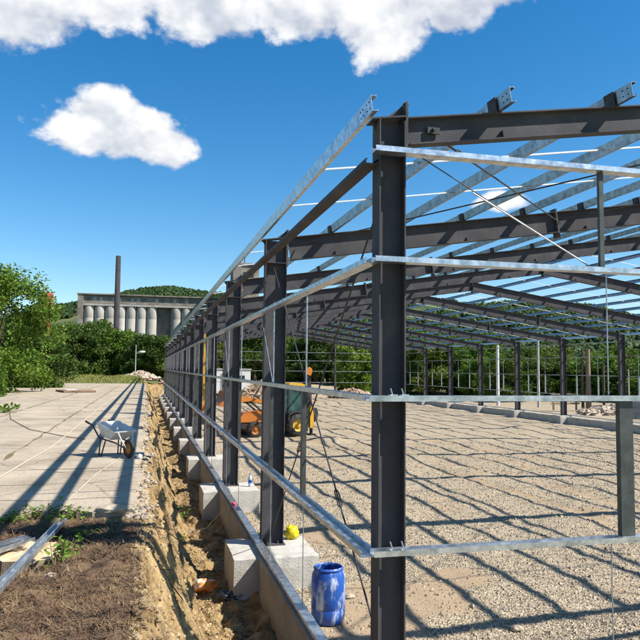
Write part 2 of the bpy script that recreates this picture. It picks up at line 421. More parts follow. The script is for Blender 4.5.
def clod(b, x, y, z, r, rnd):
    vs = []
    ph = rnd.uniform(0,6.28); sq = rnd.uniform(.6,1)
    for zz, q in ((-.4,.8),(.1,1.0),(.55,.62)):
        for k in range(6):
            t = 6.2832*k/6 + zz; f = q*r*rnd.uniform(.75,1.2); px_, py_ = math.cos(t)*f, math.sin(t)*f*sq
            vs.append((x+px_*math.cos(ph)-py_*math.sin(ph), y+px_*math.sin(ph)+py_*math.cos(ph), z+zz*r*rnd.uniform(.7,1.15)))
    vs.append((x,y,z+r*.7))
    b.add(vs, [(j*6+k, j*6+(k+1)%6, (j+1)*6+(k+1)%6, (j+1)*6+k) for j in range(2) for k in range(6)] + [(12+k,12+(k+1)%6,18) for k in range(6)])
cb = MB(); rs = random.Random(12)
for i in range(13000):
    y = -1.5 + 34*rs.random()**2; x = -2.0 + 1.55*rs.random()
    clod(cb, x, y, bank_z(x,y)+.002, rs.choice((.006,.008,.010,.013,.017,.022,.032))*(1+.02*y), rs)
kind(cb.build('clay_clods', M['clod']), 'stuff', 'broken clay clods lying on the trench bank', 'soil')
cb = MB()
for i in range(1500):
    y = 2.3 + 30*rs.random()**1.6; x = slab_edge_x(y) + rs.gauss(.03,.07)
    clod(cb, x, y, max(bank_z(x,y),1.25)+.01, rs.choice((.012,.018,.025,.035,.05)), rs)
kind(cb.build('edge_rubble', M['rock']), 'stuff', 'pale crumbled concrete along the broken slab edge', 'rubble')

db = MB(); rs = random.Random(21)
for i in range(26000):
    x = -4.6 + 2.75*rs.random(); y = -2.2 + 4.3*rs.random()
    if x > -1.9 + .12*nz(y*1.7,1): continue
    h = math.hypot((x+3.05)/.40, (y-.72)/.34)
    if h < 1 and rs.random() < .9: continue
    if nz(x*1.1,y*1.1,40) < -.25 and rs.random() < .7: continue
    z = bank_z(x,y); a = rs.uniform(0,6.28); l = rs.uniform(.03,.11); up = rs.uniform(0,.05); w = rs.uniform(.0015,.0045)
    d = Vector((math.cos(a),math.sin(a),0)); n = Vector((-d.y,d.x,0))
    p = Vector((x,y,z+.004)); q = p + d*l + Vector((0,0,up))
    db.add([p-n*w, p+n*w, q+n*w*.4, q-n*w*.4], [(0,1,2,3)], 0)
kind(db.build('dry_grass', M['drygrass']), 'stuff', 'dry brown grass and straw litter on the soil mound', 'dry grass')

# concrete yard
def slab_edge(y): return -1.98 + .13*nz(y*.8, 1.7) + .10*nz(y*2.7, 4.4) + .05*nz(y*8,7)
def slab_near(x): return 2.30 + .34*nz(x*.9, 12.2) + .13*nz(x*3.1, 3.3) + .05*nz(x*11, 8.3) - .10*(x+2)*.3
outl = []
y = slab_near(-2.0)
while y < 66: outl.append((slab_edge(y), y)); y += .05 if y < 16 else .3
outl += [(slab_edge(66), 66.0), (-16, 66.0), (-40, 62), (-40, 2.6)]
x = -14.0
while x < -2.05: outl.append((x, slab_near(x))); x += .04
pb = MB(); pb.prism(outl, (0,0,1.24), (1,0,0), (0,1,0), (0,0,.11))
kind(pb.build('concrete_yard', M['slab']), 'structure')
jb = MB(); rs = random.Random(5)
def joint(p, q, w, skip=.3):
    p = Vector((*p,1.354)); q = Vector((*q,1.354)); L_ = (q-p).length; d = (q-p)/L_; n = Vector((-d.y,d.x,0))
    k = int(L_/.16); prev = None
    for i in range(k+1):
        t = i/k; c = p + (q-p)*t + n*.05*nz(t*L_*1.2, p.x, 4); ww = w*max(0, .55+1.3*nz(t*L_*.9, p.y, 7))
        if prev is not None and (ww > .004 and prev[1] > .004):
            a, wa = prev; jb.add([a-n*wa, a+n*wa, c+n*ww, c-n*ww], [(0,1,2,3)])
        prev = (c, ww)
for a, b, w in (((-4.28,3.9),(-4.22,60),.05), ((-6.63,4),(-5.7,62),.06), ((-9.5,6),(-9.0,62),.06), ((-12.6,18),(-2.1,18.5),.018), ((-12,8.9),(-2.0,9.0),.014),
                ((-12,5.7),(-1.95,5.9),.02), ((-12,4.3),(-1.95,4.45),.014), ((-12,30),(-2.1,29),.03), ((-12,42),(-2.2,42),.05), ((-12,53),(-2.2,52.5),.07)):
    joint(a, b, w)
kind(jb.build('paving_joint', M['joint']), 'structure')

# ------------------------------------------------------------------ concrete foundations
def rough_box(b, x0, x1, y0, y1, z0, z1, seed):
    nx_, ny_, nz_ = max(2,int((x1-x0)/.12)), max(2,int((y1-y0)/.15)), max(2,int((z1-z0)/.15))
    def P(i,j,k):
        p = Vector((x0+(x1-x0)*i/nx_, y0+(y1-y0)*j/ny_, z0+(z1-z0)*k/nz_))
        e = (i in (0,nx_))+(j in (0,ny_))+(k in (0,nz_))
        c = Vector(((x0+x1)/2,(y0+y1)/2,(z0+z1)/2)); amp = .006
        q = p*3 + Vector((seed,seed*2,0))
        p = p + Vector((noise.noise(q), noise.noise(q+Vector((9,0,0))), noise.noise(q+Vector((0,9,0)))))*amp
        if e >= 2:
            d = Vector((-1 if i==nx_ else (1 if i==0 else 0), -1 if j==ny_ else (1 if j==0 else 0), -1 if k==nz_ else (1 if k==0 else 0)))
            p = p + d*(.005 + .028*max(0,noise.noise(q*2.3)))
        return p
    def grid(f, na, nb, flip):
        vs = [f(a,c) for c in range(nb+1) for a in range(na+1)]
        fs = []
        for c in range(nb):
            for a in range(na):
                q = (c*(na+1)+a, c*(na+1)+a+1, (c+1)*(na+1)+a+1, (c+1)*(na+1)+a)
                fs.append(q[::-1] if flip else q)
        b.add(vs, fs, 0)
    grid(lambda a,c: P(a,c,nz_), nx_, ny_, False); grid(lambda a,c: P(a,c,0), nx_, ny_, True)
    grid(lambda a,c: P(a,0,c), nx_, nz_, False); grid(lambda a,c: P(a,ny_,c), nx_, nz_, True)
    grid(lambda a,c: P(0,a,c), ny_, nz_, True); grid(lambda a,c: P(nx_,a,c), ny_, nz_, False)
fn = thing('concrete_foundation', 'concrete piers and low strip wall along the trench, under the near steel columns', 'foundation', (0,0,0))
ff = thing('concrete_foundation', 'concrete piers and low wall under the far row of columns, beyond the gravel', 'foundation', (W,0,0))
for i in range(NF):
    b = MB(); rough_box(b, -.55, .82, -.85, .50, -1.15, 0, i*3.1); b.build('pier', M['concrete'], fn, (0,S*i,0))
    b = MB(); rough_box(b, -.55, .75, -.55, .55, -1.1, .0, i*5.3); b.build('pier', M['concrete'], ff, (-.70+.45,S*i,0))
    if i < NF-1:
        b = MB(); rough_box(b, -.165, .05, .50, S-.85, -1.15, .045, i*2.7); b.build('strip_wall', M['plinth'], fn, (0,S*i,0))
        b = MB(); rough_box(b, -.30, -.05, .55, S-.55, -1.1, -.06, i*4.1); b.build('strip_wall', M['concrete'], ff, (0,S*i,0))

# ------------------------------------------------------------------ steel building frame
bld = thing('steel_building_frame', 'open steel frame of a long unfinished hall, dark columns with galvanised girts and purlins', 'building frame', (0,0,0))
def ibeam(b, o, Ln, D, Bv, d, w, tf, tw, mi=0):
    """I section: runs along Ln from o; D = depth dir (unit), Bv = width dir (unit); o is the middle of the outer flange face"""
    o = Vector(o); Ln = Vector(Ln); D = Vector(D); Bv = Vector(Bv)
    b.obox(o - Bv*w/2, Ln, D*tf, Bv*w, mi)
    b.obox(o - Bv*w/2 + D*(d-tf), Ln, D*tf, Bv*w, mi)
    b.obox(o - Bv*tw/2 + D*tf, Ln, D*(d-2*tf), Bv*tw, mi)
def column_mb(dc, bf, sgn, dr):
    b = MB()
    ztop = TOP - .012
    X = Vector((sgn,0,0)); Y = Vector((0,1,0))
    ibeam(b, (0,0,.022), (0,0,ztop-.022), X, Y, dc, bf, .012, .010)
    # sloping cap plate with a tip beyond the outer flange
    b.obox(Vector((0,0,ztop+.001)) - Vector((sgn*.06*ca,0,.06*sa)) - Y*bf/2, Vector((sgn*ca,0,sa))*(dc+.07), Y*bf, (0,0,.014))
    # bevelled tip under the cap
    b.prism([(0,0),(-.055,0),(0,-.09)], Vector((0,-.005,ztop-.002)), X, (0,0,1), (0,.010,0))
    # stiffeners level with the rafter's lower flange
    for s_ in (-1,1):
        b.obox((sgn*.013, s_*.006, TOP-dr-.01+.0), X*(dc-.026), (0,s_*(bf/2-.010),0), (0,0,.012))
    # end plate standing above the cap, and its gusset
    b.obox(Vector((sgn*(dc+.001),-bf/2,TOP-dr-.06)), X*.020, Y*bf, (0,0,dr+.06+.02+SL*dc+.11))
    b.prism([(0,0),(-.16,-.024),(0,.10)], Vector((sgn*dc,-.006,TOP+.018+SL*dc)), X, (0,0,1), (0,.012,0))
    for h in (.03,dr*.5,dr-.03):
        for s_ in (-1,1):
            c = Vector((sgn*(dc+.021), s_*bf*.28, TOP+SL*dc-h))
            b.tube([c - X*.034, c + X*.016], .012, 6)
    for h in (.06,-.02):
        c = Vector((sgn*(dc+.021), -bf*.3, TOP+SL*dc+.06+h)); b.tube([c - X*.032, c + X*.016], .012, 6)
    return b
def base_mb(dc, bf, sgn):
    b = MB(); X = Vector((sgn,0,0))
    b.obox(Vector((-sgn*.03,-bf/2-.03,.004)), X*(dc+.06), (0,bf+.06,0), (0,0,.018))
    for px in (.09, dc-.09):
        for s_ in (-1,1):
            b.tube([(sgn*px,s_*(bf/2-.045),.022),(sgn*px,s_*(bf/2-.045),.075)], .011, 6)
            b.tube([(sgn*px,s_*(bf/2-.045),.022),(sgn*px,s_*(bf/2-.045),.040)], .020, 6)
    return b
PX = [ -.10 + 1.27*k for k in range(11)]
def rafter_mb(dc, dr, bf, sgn):
    b = MB()
    D = Vector((sgn*ca,0,sa)); Nn = Vector((-sgn*sa,0,ca)); Y = Vector((0,1,0))
    x0 = dc + .022
    o = Vector((sgn*x0, 0, TOP + SL*x0))
    Ln = D*((RX - .012 - x0)/ca)
    ibeam(b, o, Ln, -Nn, Y, dr, bf, .012, .008)
    for k, x in enumerate(PX):
        if k == 0: continue
        c = Vector((sgn*(x-.020), 0, TOP + SL*(x-.020)))
        b.obox(c - Y*.075 + Nn*.001, D*.008, Y*.15, Nn*.14)
        if k % 2:   # small knee plates on the web
            b.obox(c + D*.05 - Nn*(dr-.013) + Y*(-.05), D*.006, Y*.045, Nn*.07)
    return b
def splice_mb(x, dr, bf, sgn):
    b = MB(); D = Vector((sgn*ca,0,sa)); Nn = Vector((-sgn*sa,0,ca)); Y = Vector((0,1,0))
    c = Vector((sgn*x,0,TOP+SL*x))
    b.obox(c - Nn*(dr+.10) - Y*(bf/2+.003), D*.036, Y*(bf+.006), Nn*(dr+.16))
    for h in (.05,.15,.28):
        for s_ in (-1,1):
            p = c - Nn*h + Y*s_*bf*.3
            b.tube([p - D*.025, p + D*.061], .012, 6)
    return b
def ridge_mb(dr, bf):
    b = MB(); z = TOP + SL*RX
    b.box(-.011, .011, -bf/2-.003, bf/2+.003, z-dr-.12, z+.05)
    return b
mesh_c = {}
for i in range(NF):
    end = i in (0, NF-1)
    dc, bf, dr, rb = (.245,.20,.25,.13) if end else (.37,.20,.40,.18)
    for sgn, x0 in ((1,0.0),(-1,W)):
        key = (end, sgn)
        if key not in mesh_c:
            mesh_c[key] = (column_mb(dc,bf,sgn,dr).mesh('column', M['steel']), base_mb(dc,bf,sgn).mesh('base_plate', M['steel']),
                           rafter_mb(dc,dr,rb,sgn).mesh('rafter', M['steel']), splice_mb(5.62,dr,rb,sgn).mesh('splice_plate', M['steel']))
        mc = mesh_c[key]
        c = link('column', mc[0], bld, (x0,S*i,0)); link('base_plate', mc[1], c)
        r = link('rafter', mc[2], bld, (x0,S*i,0))
        if not end: link('splice_plate', mc[3], r)
    if ('r',end) not in mesh_c: mesh_c[('r',end)] = ridge_mb(dr,rb).mesh('ridge_plate', M['steel'])
    link('ridge_plate', mesh_c[('r',end)], bld, (RX,S*i,0))
def cprof(h, b, l, t):
    return [(0,0),(b,0),(b,l),(b-t,l),(b-t,t),(t,t),(t,h-t),(b-t,h-t),(b-t,h-l),(b,h-l),(b,h),(0,h)]
pur = cprof(.135,.050,.016,.0045)
LEN = S*(NF-1)+.62
for sgn, x0 in ((1,0.0),(-1,W)):
    D = Vector((sgn*ca,0,sa)); Nn = Vector((-sgn*sa,0,ca))
    for k, x in enumerate(PX):
        b = MB()
        o = Vector((x0+sgn*x, -.31, TOP+SL*x)) + Nn*.006
        if k == 0: o = Vector((x0-sgn*.135, -.31, TOP-.035)); 
        b.prism(pur, o, D, Nn, (0,LEN,0))
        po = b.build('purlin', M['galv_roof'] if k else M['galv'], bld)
        h = MB()
        for hy in (.06,.13,.24,.31):
            for hz in (.04,.095):
                c = o + Vector((0,hy,0)) + Nn*hz; h.tube([c - D*.003, c + D*.008], .008, 8)
        h.build('bolt_hole_discs', M['steel_dark'], po)  # dark discs stand in for open bolt holes in the purlin web
# bridging bars between the purlins, two in every bay
for sgn, x0 in ((1,0.0),(-1,W)):
    for i in range(NF-1):
        for q in (1.88, 3.74):
            b = MB(); D = Vector((sgn*ca,0,sa)); Nn = Vector((-sgn*sa,0,ca))
            o = Vector((x0-sgn*.125, S*i+q, TOP-.019)) + Nn*.075
            b.obox(o - Vector((0,.013,0)), D*(RX/ca+.1), (0,.026,0), Nn*.018)
            b.build('bridging_bar', M['galv_white'], bld)
# wall girts: C sections lying flat, web on top
def girt(o, run, out, mname, wid=.125, leg=.046):
    """o = inner top edge start; run = vector along; out = unit vector away from the columns"""
    b = MB(); t = .0045; l = .018
    prof = [(0,-leg),(wid,-leg),(wid,0),(wid-l,0),(wid-l,-t),(wid-t,-t),(wid-t,-leg+t),(t,-leg+t),(t,-t),(l,-t),(l,0),(0,0)]
    b.prism(prof, o, out, (0,0,1), run)
    return b.build('girt', M[mname], bld)
for k, z in enumerate(G):
    girt((-.001,-.095,z+.023), (0,LEN-.45,0), (-1,0,0), 'galv' if k else 'steel', .155 if k == 3 else .125)
    girt((W+.001,-.095,z+.023), (0,LEN-.45,0), (1,0,0), 'galv_dull')
for k, z in enumerate(GG):
    girt((-.075 if k != 2 else -.12,-.102,z+.023), (W+.15,0,0), (0,-1,0), 'galv')
    girt((-.075,S*(NF-1)+.102,z+.023), (W+.15,0,0), (0,1,0), 'galv_dull')
# sill channels
b = MB(); b.prism(cprof(.12,.05,.016,.0045), (-.118,-.25,.101), (0,0,-1), (1,0,0), (0,LEN-.3,0)); b.build('sill_channel', M['galv'], bld)
b = MB(); b.prism(cprof(.12,.05,.016,.0045), (W-.02,-.25,.06), (0,0,-1), (1,0,0), (0,LEN-.3,0)); b.build('sill_channel', M['galv_dull'], bld)
# studs between the two lower girts and thin sag rods on the same lines
stud_me = MB(); stud_me.prism(cprof(.11,.05,.018,.005), (-.025,-.055,G[3]+.026), (1,0,0), (0,1,0), (0,0,G[2]-G[3]-.052)); stud_me = stud_me.mesh('stud', M['stud'])
stud_far = stud_me.copy(); stud_far.materials[0] = M['galv_dull']
r1 = MB(); r1.tube([(0,0,G[2]+.034),(0,0,G[1]-.034)], .011, 6); r1 = r1.mesh('sag_rod', M['galv_dull'])
r2 = MB(); r2.tube([(0,0,.102),(0,0,G[3]-.034)], .006, 5); r2 = r2.mesh('sag_rod', M['galv_dull'])
for i in range(NF-1):
    for q in (2.58, 4.84):
        link('stud', stud_me, bld, (-.055,S*i+q,0)); link('stud', stud_far, bld, (W+.055,S*i+q,0))
        link('sag_rod', r1, bld, (-.045,S*i+q-.08,0)); link('sag_rod', r2, bld, (-.05,S*i+q-.03,0))
        link('sag_rod', r1, bld, (W+.05,S*i+q,0))
# diagonal sag rods in the left wall (girt at a column down to the next line of rods)
for i in range(1, 4):
    b = MB(); b.tube([(-.02,S*i+.15,G[1]-.03),(-.02,S*i-1.05,G[2]+.03)], .006, 5); b.build('sag_rod', M['galv'], bld)
# gable: stud, bar and rods near the corner
b = MB(); b.prism(cprof(.14,.06,.02,.005), (2.31,-.195,GG[3]+.026), (0,1,0), (1,0,0), (0,0,GG[2]-GG[3]-.052)); b.build('stud', M['stud'], bld)
b = MB(); b.prism(cprof(.045,.035,.01,.004), (2.145,-.185,GG[1]+.026), (0,1,0), (1,0,0), (0,0,GG[0]-GG[1]-.052)); b.build('stud', M['stud'], bld)
for z0, z1 in ((GG[2]+.034,GG[1]-.034),(GZ,GG[3]-.034)):
    b = MB(); b.tube([(2.22,-.16,z0),(2.22,-.16,z1)], .006, 5); b.build('sag_rod', M['galv_dull'], bld)
b = MB(); b.tube([(.38,-.15,GG[0]-.034),(2.05,-.15,GG[1]+.036)], .005, 6); o_ = b.build('sag_rod', M['steel_dark'], bld)
b = MB(); b.tube([(.87,-.15,GG[0]-.034-.2775),(2.0,-.15,GG[1]+.066)], .0065, 6); b.build('sleeve', M['galv'], o_)
# clip angles where the lower girts meet the corner column
for k in (2,3):
    b = MB()
    for dx in (.05,.15):
        b.obox((dx,-.2,GG[k]+.026), (.09,.06,0), (.012,-.02,.0), (0,0,.008)); b.tube([(dx+.05,-.16,GG[k]+.03),(dx+.03,-.17,GG[k]+.085)], .007, 6)
    b.build('clip_angle', M['galv_dull'], bld)
# cross bracing
def brace(p, q, t=.5, r=.010, mname='steel_dark'):
    p = Vector(p); q = Vector(q)
    b = MB(); b.tube([p,q], r, 6); o = b.build('brace_rod', M[mname], bld)
    b = MB(); d = (q-p).normalized(); c = p+(q-p)*t; n = d.cross(Vector((0,1,.3))).normalized()
    for s_ in (-1,1): b.tube([c-d*.14, c-d*.10+n*.022*s_, c+d*.10+n*.022*s_, c+d*.14], .008, 6)
    b.build('turnbuckle', M[mname], o)
for sgn, x0 in ((1,0.0),(-1,W)):
    for i in (0, 6, NF-2):
        y0 = S*i; xx = x0+sgn*.15
        brace((xx,y0+.05,.30), (xx,y0+S-.05,4.70), .28); brace((xx,y0+.05,4.74), (xx,y0+S-.05,.12), .62)
        for xa, xb in ((.54,5.75),(5.75,12.3)):
            za, zb = TOP+SL*xa-.14, TOP+SL*xb-.22
            brace((x0+sgn*xa,y0+.03,za), (x0+sgn*xb,y0+S-.05,zb), .12, .011); brace((x0+sgn*(xa+.06),y0+S-.05,za), (x0+sgn*(xb-.15),y0+.03,zb), .25, .011)
# bolt clip on the corner rafter
b = MB(); b.tube([(.53,-.08,5.13),(.53,.05,5.13)], .016, 8); b.box(.48,.60,-.035,-.02,5.10,5.16); b.build('rod_clip', M['steel_dark'], bld)
# far end gable columns
for xg in (6.4, RX, 19.3):
    zt = TOP + SL*(xg if xg <= RX else W-xg) - .26
    b = MB(); ibeam(b, (xg,S*(NF-1)-.1,.02), (0,0,zt-.02), (0,1,0), (1,0,0), .2, .18, .012, .01); b.build('gable_column', M['steel'], bld)

# ------------------------------------------------------------------ trees
def leaf_quads(b, rnd, c, rad, n, size, mi=0, flat=.8):
    for _ in range(n):
        d = Vector((rnd.gauss(0,1),rnd.gauss(0,1),rnd.gauss(0,1))).normalized()*rad*(rnd.random()**.45)
        p = c + Vector((d.x,d.y,d.z*flat))
        u = Vector((rnd.gauss(0,1),rnd.gauss(0,1),rnd.gauss(0,.7))).normalized()
        v = u.cross(Vector((rnd.gauss(0,1),rnd.gauss(0,1),rnd.gauss(0,1)))).normalized()
        s1 = size*rnd.uniform(.6,1.3); s2 = s1*rnd.uniform(.45,.7)
        b.add([p-u*s1*.5, p+v*s2*.5, p+u*s1*.5, p-v*s2*.5], [(0,1,2,3)], mi)
def tree_meshes(seed, h, w, base, nclump, nleaf, size, leafm):
    rnd = random.Random(seed); t = MB()
    th = base + (h-base)*.55
    pts = [Vector((0,0,-.5))]; n = 6
    for i in range(1,n+1): pts.append(Vector((rnd.uniform(-.12,.12)*i*.5, rnd.uniform(-.12,.12)*i*.5, th*i/n)))
    r0 = .03*h
    t.tube(pts, [r0*(1.25-.95*i/n) for i in range(n+1)], 8)
    crown = MB(); cl = []
    for k in range(nclump):
        f = rnd.random(); z = base + (h-base)*f
        prof = math.sin(math.pi*min(1,(.12+.88*(1-f))))**.6 if f > .3 else .75 + .25*f/.3
        a = rnd.uniform(0,6.28); rr = w*.5*prof*(rnd.random()**.55)
        c = Vector((math.cos(a)*rr, math.sin(a)*rr, z*.97)); cl.append(c)
        rad = rnd.uniform(.10,.20)*w
        leaf_quads(crown, rnd, c, rad, int(nleaf/nclump*rnd.uniform(.6,1.4)), size)
    for k in range(9):
        c = cl[k*len(cl)//9]; i = rnd.randint(2,n-1); p = pts[i]
        m_ = (p+c)/2 + Vector((rnd.uniform(-.2,.2),rnd.uniform(-.2,.2),-.15))
        t.tube([p,m_,c], [r0*.4,r0*.25,r0*.08], 6)
    return t.mesh('trunk', M['bark']), crown.mesh('crown', M[leafm])
def tree(ms, loc, label, group, scale=(1,1,1), rz=0.0, name='leafy_tree'):
    t = thing(name, label, 'tree', loc, rz, group); t.scale = scale
    link('trunk', ms[0], t); link('crown', ms[1], t); return t
CAMX, CAMY = -1.941, -5.775
def polar(az, d): return CAMX + math.sin(R(az))*d, CAMY + math.cos(R(az))*d
# hills with forest
CREST = [(-60,3.0),(-30,2.2),(-18.4,2.43),(-10.8,3.3),(-6.6,4.38),(-5.2,4.75),(-1.4,5.8),(1.7,6.1),(5.3,5.7),(9.8,5.2),(14.8,4.9),(20.6,5.35),(26.2,5.1),(32,4.95),(35.3,5.05),(37.5,4.4),(38.8,3.95),(44,4.2),(60,4.6),(85,3)]
def crest(az):
    for (a,e),(c,f) in zip(CREST, CREST[1:]):
        if a <= az <= c: t = (az-a)/(c-a); return e+(f-e)*t
    return 2.0
def hill_z(az, r):
    x, y = polar(az, r)
    H = 2.95 + math.tan(R(crest(az)-.35))*880
    s_ = sstep(190, 880, r)*.8 + .2*sstep(300,700,r)
    if r > 880: s_ = 1 - .5*sstep(880,1900,r)
    e_ = sstep(-60,-48,az)*(1-sstep(72,85,az))
    return -1.6 + (H+1.6)*s_*e_ + fbm(x*.008,y*.008,2)*7*sstep(220,420,r)
dark = [tree_meshes(100+k, 7.4, 6.6, .5, 46, 9000, .34, 'leaf_dark') for k in range(4)]
mid = [tree_meshes(200+k, 6.6, 5.8, .4, 42, 8000, .32, 'leaf_mid') for k in range(3)]
rs = random.Random(77)
def gzt(x, y):
    if -.3 < x < 46 and -7 < y < 100: return gravel_z(x,y) if x > -.0 else terrain_z(x,y)
    return terrain_z(x,y)
az = -21.0; k = 0
while az < 35:
    for row in range(2):
        d = 99 + row*9 + rs.uniform(-2,3.5)
        if az > 16: d -= 6
        a = az + rs.uniform(-.5,.5) + row*1.0
        x, y = polar(a, d); z = gzt(x,y)
        hs = 1.0*rs.uniform(.82,1.12) + row*.16
        if az > 26.5: hs *= .62
        if -1.5 < a < 4: hs *= .8
        if az < 2: lab, grp = 'dark bushy tree in the dense row behind the grass edge of the concrete yard', 'trees behind the concrete yard'
        elif az < 17: lab, grp = 'dark bushy tree in the dense thicket beyond the far end of the steel frame', 'trees beyond the far end of the frame'
        else: lab, grp = 'bright green bushy tree in the thicket beyond the far row of columns', 'trees beyond the far row of columns'
        ms = rs.choice(mid) if (az >= 17 and rs.random() < .65) or rs.random() < .18 else rs.choice(dark)
        if az >= 17: ms = rs.choice(mid) if rs.random() < .7 else ms
        tree(ms, (x,y,z), lab, grp, (rs.uniform(.9,1.15),rs.uniform(.9,1.15),hs), rs.uniform(0,6.28)); k += 1
    az += 1.75
rs2 = random.Random(88)
for k in range(44):
    a = 23 + 19*rs2.random(); d = rs2.uniform(70,90) if a > 27 else rs2.uniform(82,92)
    x, y = polar(a, d)
    if x < 37: continue
    tree(rs2.choice(mid if rs2.random() < .5 else dark), (x,y,gzt(x,y)-.1), 'green bush on the rising ground beyond the poles and the far row of columns', 'bushes beyond the poles', (rs2.uniform(.7,1.0),)*2 + (rs2.uniform(.45,.8),), rs2.uniform(0,6.28), 'leafy_bush')
for k in range(60):
    a = 18 + 26*rs2.random(); d = rs2.uniform(115,200); x, y = polar(a, d); z = max(terrain_z(x,y), hill_z(a,d))
    tree(rs2.choice(mid if rs2.random() < .4 else dark), (x,y,z-.3), 'green tree on the lower hillside beyond the far row of columns', 'trees on the lower hillside', (rs2.uniform(.9,1.2),)*2 + (rs2.uniform(.7,1.1),), rs2.uniform(0,6.28))
big = tree_meshes(401, 7.7, 6.4, .3, 90, 26000, .20, 'leaf_mid')
tree(big, (-11.0, 41.0, 1.0), 'large bright green tree at the left of the yard before the red tank', None, (1.02,1.05,1.0), 1.0)
big2 = tree_meshes(402, 8.4, 5.6, .3, 70, 20000, .20, 'leaf_mid')
tree(big2, (-13.6, 37.0, 1.0), 'taller green tree cut off by the left edge, outer twigs against the sky', None, (1,1,1), 2.0)
sm2 = tree_meshes(404, 6.0, 5.0, .2, 60, 14000, .22, 'leaf_dark')
tree(sm2, (-11.3, 52.0, 1.0), 'dark bushy tree filling the space below the red tank, behind the large left tree', None, (1,1,1), 0)
sm = tree_meshes(403, 3.6, 4.4, .2, 40, 9000, .2, 'leaf_dark')
tree(sm, (-9.6, 52.0, 1.0), 'low dark shrub at the foot of the large left tree, behind the paving edge', None, (1,1,1), 0, 'leafy_shrub')
# hanging branch of the left tree
rnd = random.Random(9); b = MB()
for k in range(7): leaf_quads(b, rnd, Vector((-9.3+.35*nz(k,2), 33.6+.2*k*.3, 2.9-.28*k)), .34-.02*k, 70, .17)
br = tag(b.build('drooping_shrub', M['leaf_mid']), 'drooping leafy sprig in front of the left tree, hanging over the paving edge', 'shrub')

hb = MB(); azs = [-60+1.0*i for i in range(146)]; rr = [150,190,240,300,360,430,500,570,640,700,750,800,840,880,930,1000,1150,1400,1900]
nx = len(azs)
hb.add([(*polar(a,r), hill_z(a,r)) for r in rr for a in azs], [(j*nx+i,(j+1)*nx+i,(j+1)*nx+i+1,j*nx+i+1) for j in range(len(rr)-1) for i in range(nx-1)], 0, True)
kind(hb.build('hills', M['hill']), 'structure')
rs = random.Random(55); fb = MB()
def blob(b, c, r, rnd):
    vs = [];
    rings = ((-.35,.75),(.15,1.0),(.62,.72),(.92,.30))
    for zz, q in rings:
        for k in range(7):
            a = 2*math.pi*k/7 + zz; f = q*r*rnd.uniform(.72,1.2)
            vs.append((c[0]+math.cos(a)*f, c[1]+math.sin(a)*f, c[2]+zz*r*1.15*rnd.uniform(.85,1.12)))
    fs = [(j*7+k, j*7+(k+1)%7, (j+1)*7+(k+1)%7, (j+1)*7+k) for j in range(3) for k in range(7)] + [tuple(21+k for k in range(7))]
    b.add(vs, fs, 0, True)
for i in range(24000):
    a = rs.uniform(-17,45); r = 300 + 610*rs.random()**.85
    x, y = polar(a, r)
    if nz(x*.013, y*.013, 20) < -.28 and r > 260: continue
    q = rs.uniform(1.6,3.5); z = hill_z(a,r)+1.5
    blob(fb, (x,y,z), q*.8, rs)
    for _ in range(9):
        d = Vector((rs.gauss(0,1),rs.gauss(0,1),abs(rs.gauss(0,1)))).normalized()*q*rs.uniform(.8,1.15); p = Vector((x,y,z))+d
        u = Vector((rs.gauss(0,1),rs.gauss(0,1),rs.gauss(0,1))).normalized(); v = u.cross(d).normalized(); k = q*rs.uniform(.25,.5)
        fb.add([p-u*k,p+v*k*.7,p+u*k,p-v*k*.7], [(0,1,2,3)], 0)
kind(fb.build('hill_forest', M['leaf_hill']), 'stuff', 'dense far-off forest covering the hills', 'forest')

# grass strip past the yard, weeds
b = MB(); rs = random.Random(31)
for i in range(22000):
    y = rs.uniform(65.6,80); x = rs.uniform(-26,-1.2)
    h = rs.uniform(.12,.36)*(.6+.8*max(0,nz(x*.4,y*.4)+.3)); a = rs.uniform(0,6.28); w = rs.uniform(.02,.05)
    d = Vector((math.cos(a),math.sin(a),0)); l = Vector((rs.uniform(-.15,.15),rs.uniform(-.15,.15),h)); p = Vector((x,y,terrain_z(x,y)-.04))
    b.add([p-d*w,p+d*w,p+l], [(0,1,2)], 0 if rs.random() < .6 else 1)
kind(b.build('grass', [M['grass'],M['straw']]), 'stuff', 'rough green grass along the far end of the yard', 'grass')
def weed(name, loc, label, n, spread, h, leaf, seed, matn='leaf_weed'):
    rnd = random.Random(seed); st = MB(); lf = MB()
    for k in range(n):
        a = rnd.uniform(0,6.28); q = spread*rnd.random()**.6
        p = Vector((math.cos(a)*q*.5, math.sin(a)*q*.5, 0)); t = p + Vector((math.cos(a)*q*.6, math.sin(a)*q*.6, h*rnd.uniform(.5,1.1)))
        m_ = (p+t)/2 + Vector((0,0,h*.2)); st.tube([p,m_,t], [.004,.003,.002], 4, cap=False)
        for j in range(7):
            f = .3+.75*rnd.random(); c = p*(1-f)+t*f + Vector((rnd.gauss(0,.02),rnd.gauss(0,.02),rnd.gauss(0,.015)))
            u = Vector((rnd.gauss(0,1),rnd.gauss(0,1),rnd.uniform(-.2,.7))).normalized(); v = u.cross(Vector((rnd.gauss(0,.4),rnd.gauss(0,.4),1))).normalized()
            s1 = leaf*rnd.uniform(.6,1.3); w_ = s1*.3
            lf.add([c, c+u*s1*.45+v*w_+Vector((0,0,.006)), c+u*s1, c+u*s1*.45-v*w_+Vector((0,0,.006))], [(0,1,2,3)])
    t = thing(name, label, 'weed', loc); st.build('stem', M['drygrass'], t); lf.build('leaves', M[matn], t)
    return t
weed('broadleaf_weed', (-2.95,2.42,1.30), 'wide patch of broad-leaved green weed on the broken near edge of the concrete', 30, .42, .10, .055, 1)
weed('broadleaf_weed', (-2.72,2.30,1.27), 'small green weed beside the shadowed end of the steel channel on the concrete edge', 10, .2, .09, .05, 2)
